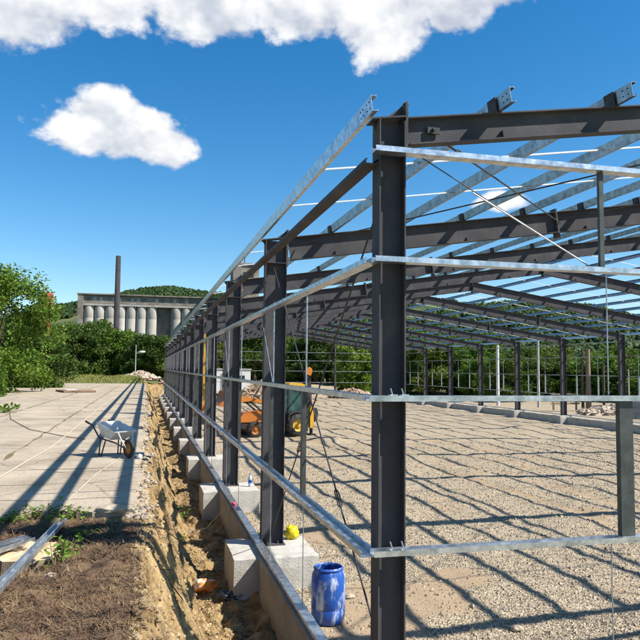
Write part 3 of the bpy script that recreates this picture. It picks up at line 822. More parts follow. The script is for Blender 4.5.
weed('leafy_weed', (-2.62,.62,1.2), 'tall green fern-like weed growing from the straw litter beside the sawn stump', 16, .22, .26, .06, 3)
weed('leafy_weed', (-1.15,10.6,-.55), 'green weed growing low on the clay trench bank opposite the second pier', 16, .26, .25, .07, 4)
weed('leafy_weed', (-1.55,13.6,.15), 'thin green weed near the top of the clay bank, farther along the trench', 10, .2, .22, .06, 5)
weed('broadleaf_weed', (-3.45,2.35,1.27), 'green weed at the left end of the broken near edge of the concrete', 30, .40, .10, .06, 7)
weed('broadleaf_weed', (-2.45,1.62,1.28), 'sparse yellow-green weed in the straw by the shadow below the slab corner', 9, .16, .06, .04, 8)
weed('leafy_weed', (-2.55,.30,1.2), 'small green seedling in the straw nearest the bottom of the view', 8, .12, .10, .04, 9)
weed('leafy_weed', (-1.25,7.9,-.35), 'small weed on the trench bank nearer than the other bank weeds', 9, .16, .16, .05, 10)
weed('leafy_weed', (-6.9,20.6,1.35), 'tuft of green grass-like weed by the white rock at the left edge of the paving', 26, .7, .22, .16, 6)

# ------------------------------------------------------------------ far buildings
def along(az0, d, z): x, y = polar(az0, d); return Vector((x,y,z))
sil = thing('silo_building', 'long row of pale concrete grain silos with a dark upper gallery, beyond the trees', 'silo', (-33,343,0))
P0 = Vector((-34.4,342.2,0)); dirx = Vector((1,.004,0)).normalized(); pit = (2.3+31.9)/7
def silo_cyl(i, x, zt):
    b = MB(); r = pit*.5
    b.lathe([(r,-3),(r,zt-6),(r*.985,zt-5.9),(r,zt-5.8),(r,zt-1.5),(r*.9,zt)], (x,344,0), (0,0,1), 20)
    b.build('silo_tube', M['silo'], sil, (33,-343,0))
for i in range(7): silo_cyl(i, -31.9+pit*(i+.5), 32.4)
for i in range(5): silo_cyl(i, 9.2+pit*(i+.5), 32.6)
def sbox(name, m, *a):
    b = MB(); b.box(*a); return b.build(name, M[m], sil, (33,-343,0))
sbox('end_wall', 'silo_dark', -34.6,-32.0,341.5,352,-3,37.6)
sbox('gallery', 'silo_dark', -32.0,46,342.5,352,33.6,37.4)
sbox('gallery_ledge', 'silo', -32.0,46,341.6,342.5,32.4,33.4)
sbox('gallery_roof', 'silo_dark', -35,46.5,341.2,353,37.6,38.2)
sbox('back_wall', 'silo_dark', -31.9,46,347,350,-3,33.5)
for i in range(26):
    x = -30.5 + i*2.9
    if i % 7 in (3,6): continue
    b = MB(); b.box(x,x+1.5,342.35,342.49,35.0,36.6); b.build('window', M['silo'] if i % 3 else M['glassdark'], sil, (33,-343,0))
tw = thing('elevator_tower', 'square concrete elevator tower with an aerial, rising behind the steel rafters', 'tower', (44,326,0))
b = MB(); b.box(-6,6,0,11,-3,53); b.build('wall', M['tower'], tw)
b = MB(); b.box(-6.6,-2.6,-.4,11.4,-3,52.2); b.build('stair_shaft', M['silo_dark'], tw)
b = MB(); b.box(-6.8,6.6,-.7,11.6,53.01,53.9); b.build('roof', M['tower'], tw)
for zz in (49.5,45.5,41.5):
    for xx in (-1.6,1.4):
        b = MB(); b.box(xx,xx+2.0,-.15,-.01,zz-2.4,zz); b.build('window', M['glassdark'], tw)
b = MB(); b.tube([(-.8,3,53.9),(-.8,3,60)], .22, 6); b.tube([(-1.8,3,57),(.2,3,57)], .12, 5); b.build('aerial', M['chimney'], tw)
b = MB(); b.lathe([(1.05,-2),(.85,41.7),(.62,41.7),(.62,41)], (-12.45,244,0), n=20)
ch = tag(b.build('chimney_stack', M['chimney']), 'tall thin dark chimney standing in front of the silos', 'chimney')
rt = thing('red_tank', 'red cylindrical vessel with a dark side rising behind the large left tree', 'tank', (-12.5,73.5,0))
b = MB(); b.lathe([(.42,-1),(.42,8.6),(.62,9.0),(.64,10.7),(.5,10.9),(0,10.95)], (0,0,0), n=20); b.build('vessel', M['redpaint'], rt)
b = MB(); b.box(-.95,-.66,-.2,.2,0,10.6); b.build('dark_strip', M['blackpaint'], rt)  # plain black upright box along the left side of the vessel
lamp = thing('street_lamp', 'thin grey street lamp with white head in front of the dark trees', 'street lamp', (-3.25,82.2,.8))
b = MB(); b.tube([(0,0,0),(0,0,4.9)], [.07,.045], 8); b.build('pole', M['pole'], lamp)
b = MB(); b.tube([(0,0,3.85),(.5,0,4.05)], .03, 6); b.build('arm', M['pole'], lamp)
b = MB(); b.lathe([(0,-.4),(.12,-.34),(.15,0),(.10,.38),(0,.42)], (.72,0,4.05), (1,0,.12), 12); b.build('lamp_head', M['white'], lamp)
cab = thing('site_cabin', 'low white site cabin behind the excavating machines, seen between the left columns', 'cabin', (8.2,78.5,.2))
b = MB(); b.box(-2.2,2.2,0,2.2,0,2.6)
b.build('body', M['white'], cab)
b = MB(); b.box(-2.3,2.3,-.1,2.3,2.601,2.72); b.build('roof', M['pole'], cab)
b = MB(); b.box(-1.4,-.5,-.03,-.004,.1,2.1); b.build('door', M['block'], cab)
b = MB(); b.box(.3,1.5,-.03,-.004,1.1,1.9); b.build('window', M['glassdark'], cab)

def heap(name, loc, sx, sy, h, n, matn, label, seed, big=.3, white=0):
    rnd = random.Random(seed); b = MB()
    k = 14
    vs = [(0,0,h)]
    for j in range(1,6):
        for i in range(k):
            a = 6.2832*i/k; q = j/5; zz = h*(1-q)**1.1*(.8+.35*rnd.random())
            vs.append((math.cos(a)*sx*q*rnd.uniform(.85,1.15), math.sin(a)*sy*q*rnd.uniform(.85,1.15), zz-.15*(j==5)))
    fs = [(0,1+i,1+(i+1)%k) for i in range(k)]
    for j in range(4):
        for i in range(k): fs.append((1+j*k+i, 1+(j+1)*k+i, 1+(j+1)*k+(i+1)%k, 1+j*k+(i+1)%k))
    b.add(vs, fs, 0)
    for i in range(n):
        a = rnd.uniform(0,6.28); q = rnd.random()**.6
        stone(b, math.cos(a)*sx*q, math.sin(a)*sy*q, h*(1-q)*.85+.05, big*rnd.uniform(.4,1.2), rnd, 1 if rnd.random() < white else 0)
    return tag(b.build(name, [M[matn], M['rock']], None, loc), label, 'rubble')
heap('rubble_pile', (-2.7,79.0,1.65), 2.4, 1.5, .95, 230, 'rock', 'pale beige rubble pile on the grass at the far end of the yard', 1, .3)
heap('rubble_pile', (.6,79.5,1.0), 1.2, 1.2, 1.1, 90, 'rock_brown', 'small dark rubble pile beside the pale one, near the end of the columns', 2, .3, .3)
heap('rubble_pile', (22.6,76.0,-.4), 3.2, 1.8, 1.15, 260, 'rock_brown', 'brown rubble pile with white stones at the far back of the gravel', 3, .34, .4)
heap('rubble_pile', (10.5,66,-.45), 5.2, 2.4, 2.6, 300, 'rock_brown', 'brown heap of earth and broken stone behind the loader', 4, .42, .25)
heap('rubble_pile', (36,43,-.3), 4.5, 2.0, .8, 200, 'rock', 'low pale stone heap behind the far plinth wall by the brown pole', 5, .3, .6)

# poles beyond the far wall
def pole(name, px, py, z0, z1, r, m, label):
    b = MB(); b.tube([(0,0,0),(0,0,z1-z0)], [r,r*.75], 8)
    return tag(b.build(name, M[m], None, (px,py,z0)), label, 'pole')
pole('utility_pole', 30.4,54.1,-.3,5.4, .17, 'white', 'white pole standing beyond the far columns, left of the grey-brown one')
pole('utility_pole', 32.5,50.5,-.3,5.8, .13, 'pole', 'grey-brown pole beyond the far columns, between the white pole and the thick timber pole')
up = pole('utility_pole', 34.9,46.6,-.2,4.9, .24, 'wood', 'thick brown timber pole beyond the far columns, the widest of the poles')
pole('utility_pole', 34.45,46.75,-.2,4.9, .13, 'bark', 'dark thin post close beside the thick timber pole')
pole('utility_pole', 35.9,45.9,-.2,3.7, .12, 'bark', 'short dark post right of the thick timber pole')
pole('utility_pole', 37.6,44.9,-.2,3.2, .06, 'pole', 'thinnest grey post near the right edge, beyond the far columns')
fr = thing('timber_rack', 'low brown timber rack standing beside the thick timber pole', 'rack', (33.0,47.2,-.35))
for dx in (-1.1,0,1.1):
    b = MB(); b.box(dx-.06,dx+.06,-.06,.06,0,1.5); b.build('post', M['wood'], fr)
for z in (.5,1.3):
    b = MB(); b.box(-1.4,1.4,-.08,-.062,z,z+.14); b.build('rail', M['wood'], fr)
bw = thing('block_wall', 'low grey block wall behind the far row of columns at the right edge', 'wall', (31.2,36.5,-.35))
b = MB()
for r_ in range(3):
    for k in range(11):
        x = k*.62 - (0 if r_ % 2 else .3); b.box(x,x+.6,0,.4,r_*.42,r_*.42+.40)
b.build('blocks', M['block'], bw); bw.rotation_euler = (0,0,R(-32))

# ------------------------------------------------------------------ machines
def wheel(parent, x, y, r, w, rimm, rr_=.55, treads=16):
    t = MB()
    t.lathe([(r*rr_,-w/2),(r*.9,-w/2),(r,-w*.34),(r,w*.34),(r*.9,w/2),(r*rr_,w/2),(r*rr_,-w/2)], (x,y,r), (0,1,0), 28)
    for k in range(treads):
        a = 6.2832*k/treads
        for s_ in (-1,1):
            c = Vector((x+math.cos(a+.1*s_)*r, y+s_*w*.22, r+math.sin(a+.1*s_)*r)); u = Vector((-math.sin(a),0,math.cos(a))); n = Vector((math.cos(a),0,math.sin(a)))
            t.obox(c-u*r*.05-Vector((0,w*.2,0))-n*.01, u*r*.1+Vector((0,.0,0)), Vector((0,w*.4,0)), n*r*.05)
    o = t.build('wheel', M['rubber'], parent)
    b = MB(); b.lathe([(0,-w*.36),(r*.2,-w*.40),(r*.24,-w*.28),(r*.48,-w*.30),(r*rr_+.005,-w*.46),(r*rr_+.005,w*.46),(r*.48,w*.30),(r*.2,w*.38),(0,w*.36)], (x,y,r), (0,1,0), 24)
    b.build('rim', M[rimm], o)
bh = thing('backhoe_loader', 'orange and yellow backhoe loader parked on the gravel behind the left columns', 'loader', (4.05,30.0,gravel_z(4.5,30)), R(10))
# built facing -X: front wheels at x=-.75, rear at x=1.5
for s_ in (-.85,.85):
    wheel(bh, -.78, s_*.95, .41, .3, 'orange'); wheel(bh, 1.5, s_, .58, .42, 'yellow')
b = MB(); b.box(-1.35,2.2,-.38,.38,.42,.78); b.box(-.95,-.6,-.75,.75,.34,.48); b.box(1.3,1.7,-.72,.72,.5,.68); b.build('chassis', M['blackpaint'], bh)
b = MB(); b.prism([(-1.5,.75),(-1.42,1.18),(.35,1.42),(.42,.75)], (0,-.42,0), (1,0,0), (0,0,1), (0,.84,0)); b.build('hood', M['orange'], bh)
b = MB(); b.box(-1.54,-1.505,-.34,.34,.8,1.14); b.build('grille', M['blackpaint'], bh)
for s_ in (-.75,.75):
    b = MB(); b.prism([(.92,.72),(1.0,1.20),(1.3,1.3),(1.75,1.3),(2.1,1.1),(2.12,.95),(1.72,1.22),(1.32,1.22),(1.06,1.1),(1.0,.72)], (0,s_-.22,0), (1,0,0), (0,0,1), (0,.44,0)); b.build('fender', M['blackpaint'], bh)
cb_ = MB()
for s_ in (-.62,.62):
    for p, q in (((.45,.78),(.62,2.55)),((1.05,1.25),(1.08,2.55)),((1.95,1.25),(1.82,2.55))):
        cb_.tube([(p[0],s_,p[1]),(q[0],s_,q[1])], .045, 6)
cb_.box(.45,1.95,-.62,.62,.79,1.22)
cabo = cb_.build('cab', M['blackpaint'], bh)
b = MB(); b.prism([(.45,2.55),(.5,2.68),(.75,2.74),(1.8,2.74),(1.98,2.66),(2.0,2.55)], (0,-.7,0), (1,0,0), (0,0,1), (0,1.4,0)); b.build('roof', M['yellow'], cabo)
for s_ in (-.625,.625):
    b = MB(); b.prism([(.52,1.24),(.66,2.5),(1.04,2.5),(1.02,1.24)], (0,s_-.006,0), (1,0,0), (0,0,1), (0,.012,0)); b.build('window', M['cabglass'], cabo)
    b = MB(); b.prism([(1.11,1.3),(1.13,2.5),(1.78,2.5),(1.88,1.3)], (0,s_-.006,0), (1,0,0), (0,0,1), (0,.012,0)); b.build('window', M['cabglass'], cabo)
for s_ in (-.55,.55):
    b = MB(); b.prism([(.40,1.50),(.32,1.72),(-.9,2.02),(-2.0,1.95),(-2.1,1.75),(-1.95,1.72),(-.9,1.84)], (0,s_-.06,0), (1,0,0), (0,0,1), (0,.12,0)); b.build('loader_arm', M['orange'], bh)
    b = MB(); b.tube([(.1,s_*1.0,.95),(-1.0,s_,1.86)], .05, 8); b.build('lift_cylinder', M['blackpaint'], bh)
b = MB(); b.prism([(-2.04,1.62),(-2.08,2.30),(-2.16,2.32),(-2.26,2.0),(-2.62,1.72),(-2.70,1.64),(-2.58,1.60),(-2.14,1.58)], (0,-.95,0), (1,0,0), (0,0,1), (0,1.9,0)); b.build('loader_bucket', M['orange'], bh)
b = MB(); b.prism([(2.2,.55),(2.2,1.1),(2.5,1.0),(2.55,.6)], (0,-.3,0), (1,0,0), (0,0,1), (0,.6,0)); b.build('swing_frame', M['blackpaint'], bh)
b = MB(); b.prism([(2.26,.95),(2.36,1.75),(2.30,3.15),(2.42,3.3),(2.52,3.1),(2.58,1.8),(2.48,.9)], (0,-.12,0), (1,0,0), (0,0,1), (0,.24,0)); b.build('boom', M['blackpaint'], bh)
b = MB(); b.prism([(2.36,3.32),(2.48,3.5),(2.64,3.35),(2.74,1.5),(2.66,1.3),(2.58,1.5),(2.53,3.0)], (0,.13,0), (1,0,0), (0,0,1), (0,.2,0)); dp_ = b.build('dipper', M['blackpaint'], bh)
b = MB(); b.prism([(2.30,3.2),(2.34,3.5),(2.5,3.58),(2.62,3.45),(2.56,3.1)], (0,-.16,0), (1,0,0), (0,0,1), (0,.28,0)); b.build('boom_head', M['orange'], dp_)
b = MB(); b.prism([(2.62,1.35),(2.84,1.42),(2.92,1.15),(2.86,.8),(2.66,.65),(2.7,.95)], (0,-.3,0), (1,0,0), (0,0,1), (0,.6,0)); b.build('digging_bucket', M['blackpaint'], bh)
for s_ in (-.75,.75):
    b = MB(); b.box(2.22,2.42,s_-.11,s_+.11,.42,1.55); l_ = b.build('stabiliser_leg', M['yellow'], bh)
    b = MB(); b.box(2.26,2.38,s_-.07,s_+.07,.12,.418); b.box(2.12,2.52,s_-.2,s_+.2,.05,.118); b.build('foot', M['blackpaint'], l_)

ex = thing('tracked_digger', 'small yellow digger with a tall upright boom, mostly hidden behind the left columns', 'digger', (1.15,38.0,gravel_z(1.2,38)), 0)
for s_ in (-.5,.5):
    b = MB(); b.prism([(-.7,.2),(-.55,0),(.55,0),(.7,.2),(.7,.38),(.55,.52),(-.55,.52),(-.7,.38)], (0,s_-.15,0), (1,0,0), (0,0,1), (0,.3,0)); b.build('track', M['rubber'], ex)
b = MB(); b.prism([(-.75,.66),(-.8,1.1),(-.2,1.25),(.45,1.2),(.6,.66)], (0,-.6,0), (1,0,0), (0,0,1), (0,1.2,0)); b.build('body', M['orange'], ex)
b = MB(); b.lathe([(.35,.5),(.35,.66)], (0,0,0), n=16); b.build('turntable', M['blackpaint'], ex)
b = MB(); b.box(-.55,.25,-.58,.0,1.26,2.3); c_ = b.build('cab', M['yellow'], ex)
b = MB(); b.box(-.45,.15,-.6,-.585,1.45,2.15); b.build('window', M['cabglass'], c_)
b = MB(); b.prism([(.42,.9),(.34,3.2),(.40,7.1),(.62,7.1),(.66,3.2),(.75,.9)], (0,.05,0), (1,0,0), (0,0,1), (0,.3,0)); b.build('boom', M['yellow'], ex)
b = MB(); b.tube([(.3,.2,1.2),(.36,.2,4.2)], .05, 8); b.build('lift_cylinder', M['galv_white'], ex)
b = MB(); b.prism([(.45,6.9),(.60,7.1),(1.15,4.3),(1.0,4.2)], (0,.1,0), (1,0,0), (0,0,1), (0,.2,0)); b.build('dipper', M['blackpaint'], ex)
b = MB(); b.prism([(1.0,4.3),(1.2,4.3),(1.35,3.7),(1.05,3.5),(.85,3.8)], (0,.0,0), (1,0,0), (0,0,1), (0,.4,0)); b.build('digging_bucket', M['blackpaint'], ex)

# ------------------------------------------------------------------ wheelbarrow (handles to -X)
wb = thing('wheelbarrow', 'white wheelbarrow standing on the concrete yard, striped by the frame shadows', 'wheelbarrow', (-2.45,7.4,1.352), R(-56))
def tray_pts(z, x0, x1, hw): return [(x0,-hw,z),(x1,-hw,z),(x1,hw,z),(x0,hw,z)]
tr = MB()
rings = [tray_pts(.60,-.32,.34,.25), tray_pts(.605,-.335,.355,.265), tray_pts(.585,-.335,.355,.265), tray_pts(.36,-.20,.13,.18), tray_pts(.375,-.19,.12,.17), tray_pts(.60,-.32,.34,.25)]
for a, c in zip(rings, rings[1:]): tr.add(a+c, [(i,(i+1)%4,4+(i+1)%4,4+i) for i in range(4)], 0)
tr.add(rings[3], [(3,2,1,0)], 0); tr.add(rings[4], [(0,1,2,3)], 0)
wb.scale = (.88,.88,.9)
# the tray dips towards the wheel
for i, p in enumerate(tr.v):
    x, z = p[0], p[2]-.5; a = R(13); tr.v[i] = (x*math.cos(a)+z*math.sin(a), p[1], .5-x*math.sin(a)+z*math.cos(a))
tr.build('tray', M['barrow'], wb)
for s_ in (-.2,.2):
    b = MB(); b.tube([(.50,s_*.35,.19),(.24,s_*.75,.29),(-.26,s_*1.1,.36),(-.44,s_*1.35,.60),(-.70,s_*1.35,.66)], .016, 8); hd = b.build('handle', M['steel_dark'], wb)
    b = MB(); b.tube([(-.58,s_*1.35,.632),(-.72,s_*1.35,.665)], .022, 8); b.build('grip', M['blackpaint'], hd)
    b = MB(); b.tube([(-.22,s_*1.05,.345),(-.25,s_*1.1,.01),(-.16,s_*1.1,.01),(-.06,s_*.95,.325)], .014, 8); b.build('leg', M['steel_dark'], wb)
b = MB(); b.lathe([(.115,-.035),(.165,-.03),(.19,0),(.165,.03),(.115,.035),(.115,-.035)], (.50,0,.19), (0,1,0), 24); w_ = b.build('wheel', M['rubber'], wb)
b = MB(); b.lathe([(0,-.045),(.03,-.045),(.05,-.02),(.114,-.025),(.114,.025),(.05,.02),(.03,.045),(0,.045)], (.50,0,.19), (0,1,0), 20); b.build('rim', M['orange'], w_)
b = MB()
for s_ in (-1,1): b.tube([(.50,s_*.055,.19),(.42,s_*.13,.36),(.36,s_*.17,.50)], .014, 6)
b.build('fork', M['white'], wb)

# ------------------------------------------------------------------ blue drum and odds and ends
dx, dy = .58, 3.72; dz = gravel_z(dx,dy)-.01
dr_ = thing('plastic_drum', 'blue open-topped plastic drum smeared with white paint beside the strip wall', 'drum', (dx,dy,dz), 0)
b = MB(); b.lathe([(0,0),(.19,0),(.215,.025),(.232,.10),(.236,.2),(.230,.21),(.236,.22),(.238,.38),(.236,.55),(.226,.65),(.196,.705),(.190,.725),(.190,.75),(.183,.75),(.180,.72),(.187,.70),(.22,.63),(.226,.2),(.20,.03),(0,.02)], (0,0,0), n=40); b.build('body', M['drum'], dr_)
b = MB(); b.lathe([(.191,.712),(.206,.715),(.208,.735),(.191,.738)], (0,0,0), n=40); b.build('rim_ring', M['bluecap'], dr_)

def lump(b, c, sx, sy, sz, seed, mi=0, n=10, m=7, amp=.25):
    vs = []
    for j in range(m+1):
        th = math.pi*j/m
        for i in range(n):
            a = 6.2832*i/n; d = Vector((math.sin(th)*math.cos(a), math.sin(th)*math.sin(a), math.cos(th)))
            k = 1 + amp*noise.noise(d*1.9 + Vector((seed,0,0)))+amp*.5*noise.noise(d*4.5 + Vector((seed,3,0)))-amp*.2*max(0,.3-abs(noise.noise(d*3.1+Vector((0,seed,0)))))
            vs.append((c[0]+d.x*sx*k, c[1]+d.y*sy*k, c[2]+d.z*sz*k))
    fs = [(j*n+i,(j+1)*n+i,(j+1)*n+(i+1)%n,j*n+(i+1)%n) for j in range(m) for i in range(n)]
    b.add(vs, fs, mi, True)
def litter(name, c, s, m, label, cat, seed, amp=.3):
    b = MB(); lump(b, (0,0,0), *s, seed, 0, 26, 16, amp)
    return tag(b.build(name, M[m], None, c), label, cat)
litter('cement_sack', (-.92,5.80,bank_z(-.92,5.80)+.09), (.19,.15,.10), 'orangebag', 'crumpled orange and white cement sack on the sunlit trench floor', 'sack', 2)
litter('plastic_sheet', (-.62,5.25,bank_z(-.62,5.25)+.05), (.17,.13,.07), 'blackplastic', 'crumpled black plastic beside the orange sack in the trench shade', 'plastic sheet', 5, .6)
litter('plastic_bag', (-.42,5.45-.2,bank_z(-.42,5.25)+.07), (.15,.12,.09), 'clearplastic', 'crumpled grey clear plastic bag against the pier foot in the trench', 'bag', 7, .5)
litter('yellow_sack', (.60,6.28,.11), (.12,.10,.13), 'yplastic', 'bright yellow plastic bag standing on the first pier behind its column', 'bag', 9, .32)
litter('work_glove', (-.10,8.9,.14), (.05,.09,.035), 'pink', 'pink work glove lying on the sill channel', 'glove', 11, .4)
bo = thing('water_bottle', 'clear water bottle with blue label standing on the pier by the second column', 'bottle', (.66,11.75,0))
b = MB(); b.lathe([(0,0),(.045,0),(.048,.02),(.046,.1),(.048,.2),(.045,.23),(.018,.29),(.016,.31),(0,.31)], (0,0,0), n=16); b.build('body', M['pet'], bo)
b = MB(); b.lathe([(.0487,.09),(.0487,.17)], (0,0,0), n=16); b.build('paper_label', M['bluecap'], bo)
b = MB(); b.lathe([(.019,.295),(.019,.325),(0,.326)], (0,0,0), n=12); b.build('cap', M['bluecap'], bo)
tag(litter('white_rock', (-7.1,21.9,1.42), (.34,.22,.14), 'rock', 'white rock at the left edge of the paving among weeds', 'rock', 13), 'white rock at the left edge of the paving among weeds', 'rock')
litter('pale_stone', (1.15,4.6,gravel_z(1.15,4.6)+.03), (.09,.06,.04), 'rock', 'pale flat stone on the sand right of the blue drum', 'stone', 15)
litter('pale_stone', (3.0,2.9,gravel_z(3.0,2.9)+.03), (.08,.06,.045), 'rock', 'pale stone in the rafter shadow on the gravel near the bottom of the view', 'stone', 16)
litter('pale_stone', (-2.62,.05,bank_z(-2.62,.05)+.02), (.045,.03,.03), 'rock', 'small white stone in the straw below the green weed', 'stone', 17)
litter('concrete_chunk', (-2.28,2.45,1.37), (.16,.10,.05), 'rock', 'pale broken concrete chunk at the corner of the slab edge', 'concrete chunk', 18)
litter('concrete_chunk', (-2.02,7.0,1.38), (.05,.10,.05), 'white', 'small white block on the slab edge right of the wheelbarrow', 'concrete chunk', 19)
# broken hatch plate on the yard
pl = thing('broken_board', 'brown broken board with a white patch lying on the far part of the yard', 'board', (-6.4,41.5,1.354), R(20))
b = MB(); b.prism([(-1.0,-1.4),(.9,-1.7),(1.3,1.2),(.2,1.5),(-.9,1.1)], (0,0,.02), (1,0,0), (0,1,0), (0,0,.10)); b.build('plank', M['rock_brown'], pl)
b = MB(); b.prism([(-.7,-.9),(-.1,-1.1),(.2,.6),(-.5,.7)], (0,0,.124), (1,0,0), (0,1,0), (0,0,.02)); b.build('white_patch', M['white'], pl)
# ropes on the yard
def rope(pts, r, label, m='rope', name='rope'):
    P = []
    for i in range(len(pts)-1):
        for k in range(8):
            t = k/8; a, b_ = Vector(pts[i]), Vector(pts[i+1]); p = a.lerp(b_, t); P.append(p + Vector((.03*nz(i+t,3.1,r*99), .03*nz(i+t,7.7,r*50), 0)))
    P.append(Vector(pts[-1])); b = MB(); b.tube(P, r, 6); return tag(b.build(name, M[m]), label, 'rope')
z_ = 1.364
rope([(-4.6,3.5,z_),(-3.94,5.1,z_),(-3.72,9,z_),(-3.7,16,z_),(-3.63,29.8,z_),(-3.5,36,z_)], .014, 'pale rope lying lengthwise on the yard left of the shadow bands')
rope([(-2.85,2.6,z_),(-2.75,3.8,z_),(-2.6,5.4,z_),(-2.35,7.0,z_)], .009, 'thin pale rope running from the weeds towards the wheelbarrow')
rope([(-6.54,20.6,z_),(-5.9,17,z_),(-4.75,13.1,z_),(-3.84,11.4,z_),(-3.2,10.4,z_)], .009, 'dark cable curving across the yard from the white rock', 'wood', 'cable')
rope([(-3.7,3.3,z_),(-3.1,3.15,z_),(-2.5,3.25,z_),(-2.2,3.2,z_)], .007, 'thin pale string lying across the near part of the yard', 'rope', 'string')
rope([(-.15,9.0,.06),(-.35,9.3,-.15),(-.6,9.6,-.5),(-.9,9.9,-.62),(-1.15,9.7,-.55)], .009, 'thin grey wire drooping from the strip wall into the trench', 'galv_dull', 'wire')
# loose galvanised channels at the left
def chan(a, c, label, wd=.075, ht=.045):
    a = Vector(a); c = Vector(c); d = c-a; n = d.cross(Vector((0,0,1))).normalized(); u = n.cross(d).normalized()
    b = MB(); b.prism([(x-wd/2,y-ht/2) for x,y in [(0,0),(wd,0),(wd,ht),(wd-.012,ht),(wd-.012,ht-.004),(wd-.004,ht-.004),(wd-.004,.004),(.004,.004),(.004,ht-.004),(.012,ht-.004),(.012,ht),(0,ht)]], a, n, u, d)
    return tag(b.build('steel_channel', M['galv']), label, 'steel channel')
chan((-2.74,1.98,1.36), (-2.98,-1.4,1.42), 'single bright steel channel lying over the sawn stump')
chan((-2.93,1.28,1.34), (-3.9,-.25,1.36), 'bright steel channel left of the stump, nearer of the parallel pair', .06)
chan((-3.00,1.36,1.34), (-4.0,-.15,1.36), 'bright steel channel left of the stump, farther of the parallel pair', .05)
# sawn stump
st = thing('tree_stump', 'pale sawn tree stump with rough bark under the loose steel channel', 'stump', (-2.93,1.02,1.10))
rnd = random.Random(4); k = 26; top = []; bot = []
for i in range(k):
    a = 6.2832*i/k; q = 1 + .16*nz(math.cos(a)*2, math.sin(a)*2, 4) + .05*rnd.uniform(-1,1)
    top.append((math.cos(a)*.30*q, math.sin(a)*.21*q, .20 + .04*math.sin(a)+.012*rnd.uniform(-1,1))); bot.append((math.cos(a)*.34*q, math.sin(a)*.25*q, -.25))
b = MB(); b.add(top+bot, [(i,k+i,k+(i+1)%k,(i+1)%k) for i in range(k)], 0); b.build('bark', M['wood'], st)
b = MB(); b.add(top+[(0,0,.19)], [(i,(i+1)%k,k) for i in range(k)], 0); b.build('sawn_face', M['cutwood'], st)
# twigs on the bank
for n_, (a, c, lab) in enumerate((((-2.0,1.2,1.22),(-1.55,1.0,.78),'thin bare twig sticking out of the top of the clay bank by the litter mound'),
                                  ((-1.9,2.35,1.2),(-1.5,2.5,.95),'dark broken root sticking out below the slab corner'))):
    b = MB(); p, q = Vector(a), Vector(c); b.tube([p, (p+q)/2+Vector((0,.03,.05)), q], [.014,.010,.004], 6); b.tube([(p+q)/2+Vector((0,.03,.05)), (p+q)/2+Vector((.14,-.12,.06))], [.007,.002], 5)
    tag(b.build('twig', M['bark']), lab, 'twig')

# ------------------------------------------------------------------ sky, sun, camera
SUN = Vector((.83,-.46,1.0)).normalized()
elev = math.asin(SUN.z); azs_ = math.atan2(SUN.x, SUN.y)
world = bpy.data.worlds.new('World'); SC.world = world; world.use_nodes = True
nt = world.node_tree; N = nt.nodes; L = nt.links
for n in list(N): N.remove(n)
out = N.new('ShaderNodeOutputWorld'); bg = N.new('ShaderNodeBackground'); L.new(bg.outputs[0], out.inputs['Surface'])
sky = N.new('ShaderNodeTexSky'); sky.sky_type = 'NISHITA'; sky.sun_disc = False
sky.sun_elevation = elev; sky.sun_rotation = azs_; sky.altitude = 300; sky.air_density = 1.0; sky.dust_density = .4; sky.ozone_density = 2.0
SKY = .08
bg.inputs['Strength'].default_value = SKY
hs = N.new('ShaderNodeHueSaturation'); hs.inputs['Hue'].default_value = .497; hs.inputs['Saturation'].default_value = 1.42; hs.inputs['Value'].default_value = 1.16
L.new(sky.outputs[0], hs.inputs['Color'])
tc = N.new('ShaderNodeTexCoord'); sp = N.new('ShaderNodeSeparateXYZ'); L.new(tc.outputs['Generated'], sp.inputs[0])
def MT(op, a, b=None, c=None, clamp=False):
    m = N.new('ShaderNodeMath'); m.operation = op; m.use_clamp = clamp
    for i, v in enumerate((a,b,c)):
        if v is None: continue
        if isinstance(v, (int,float)): m.inputs[i].default_value = v
        else: L.new(v, m.inputs[i])
    return m.outputs[0]
azn = MT('MULTIPLY', MT('ARCTAN2', sp.outputs[0], sp.outputs[1]), 57.29578)
eln = MT('MULTIPLY', MT('ARCSINE', sp.outputs[2]), 57.29578)
def nsn(scale, detail, rough, off=0.0):
    n = N.new('ShaderNodeTexNoise'); n.inputs['Scale'].default_value = scale; n.inputs['Detail'].default_value = detail; n.inputs['Roughness'].default_value = rough
    mp = N.new('ShaderNodeMapping'); mp.inputs['Location'].default_value = (off,off*.7,off*.3); mp.inputs['Scale'].default_value = (1,1,1.35)
    L.new(tc.outputs['Generated'], mp.inputs['Vector']); L.new(mp.outputs[0], n.inputs['Vector']); return n.outputs['Fac']
CL = [(-11.5,26.4,6.8,3.6),(-3.5,28.6,5.5,3.4),(3.8,28.8,6,3.9),(12,29.6,5.5,4.0),(19.2,28.6,5.2,4.7),(25,29.8,5.0,4.0),(29.6,30.2,5.0,3.0),(8,34,26,4.6),(-30,30,12,6),(45,40,14,7),
      (-2.7,18.3,7.0,2.7),(-3.6,19.2,4.0,2.5),(.2,17.8,4,2.2),(29.0,13.5,3.0,1.05),(-45,20,9,3),(62,22,10,4)]
def ell(up):
    dens = None
    for a0, e0, ra, re in CL:
        u = MT('MULTIPLY', MT('SUBTRACT', azn, a0 + up*.5), 1/ra); v = MT('MULTIPLY', MT('SUBTRACT', eln, e0 - up), 1/re)
        q = MT('SUBTRACT', 1.0, MT('ADD', MT('MULTIPLY', u, u), MT('MULTIPLY', v, v)))
        dens = q if dens is None else MT('MAXIMUM', dens, q)
    return MT('MAXIMUM', dens, -1.2)
dens = ell(0.0); densup = ell(1.2)
n1 = nsn(8.5, 12, .60); n2 = nsn(26, 8, .55, 3.1)
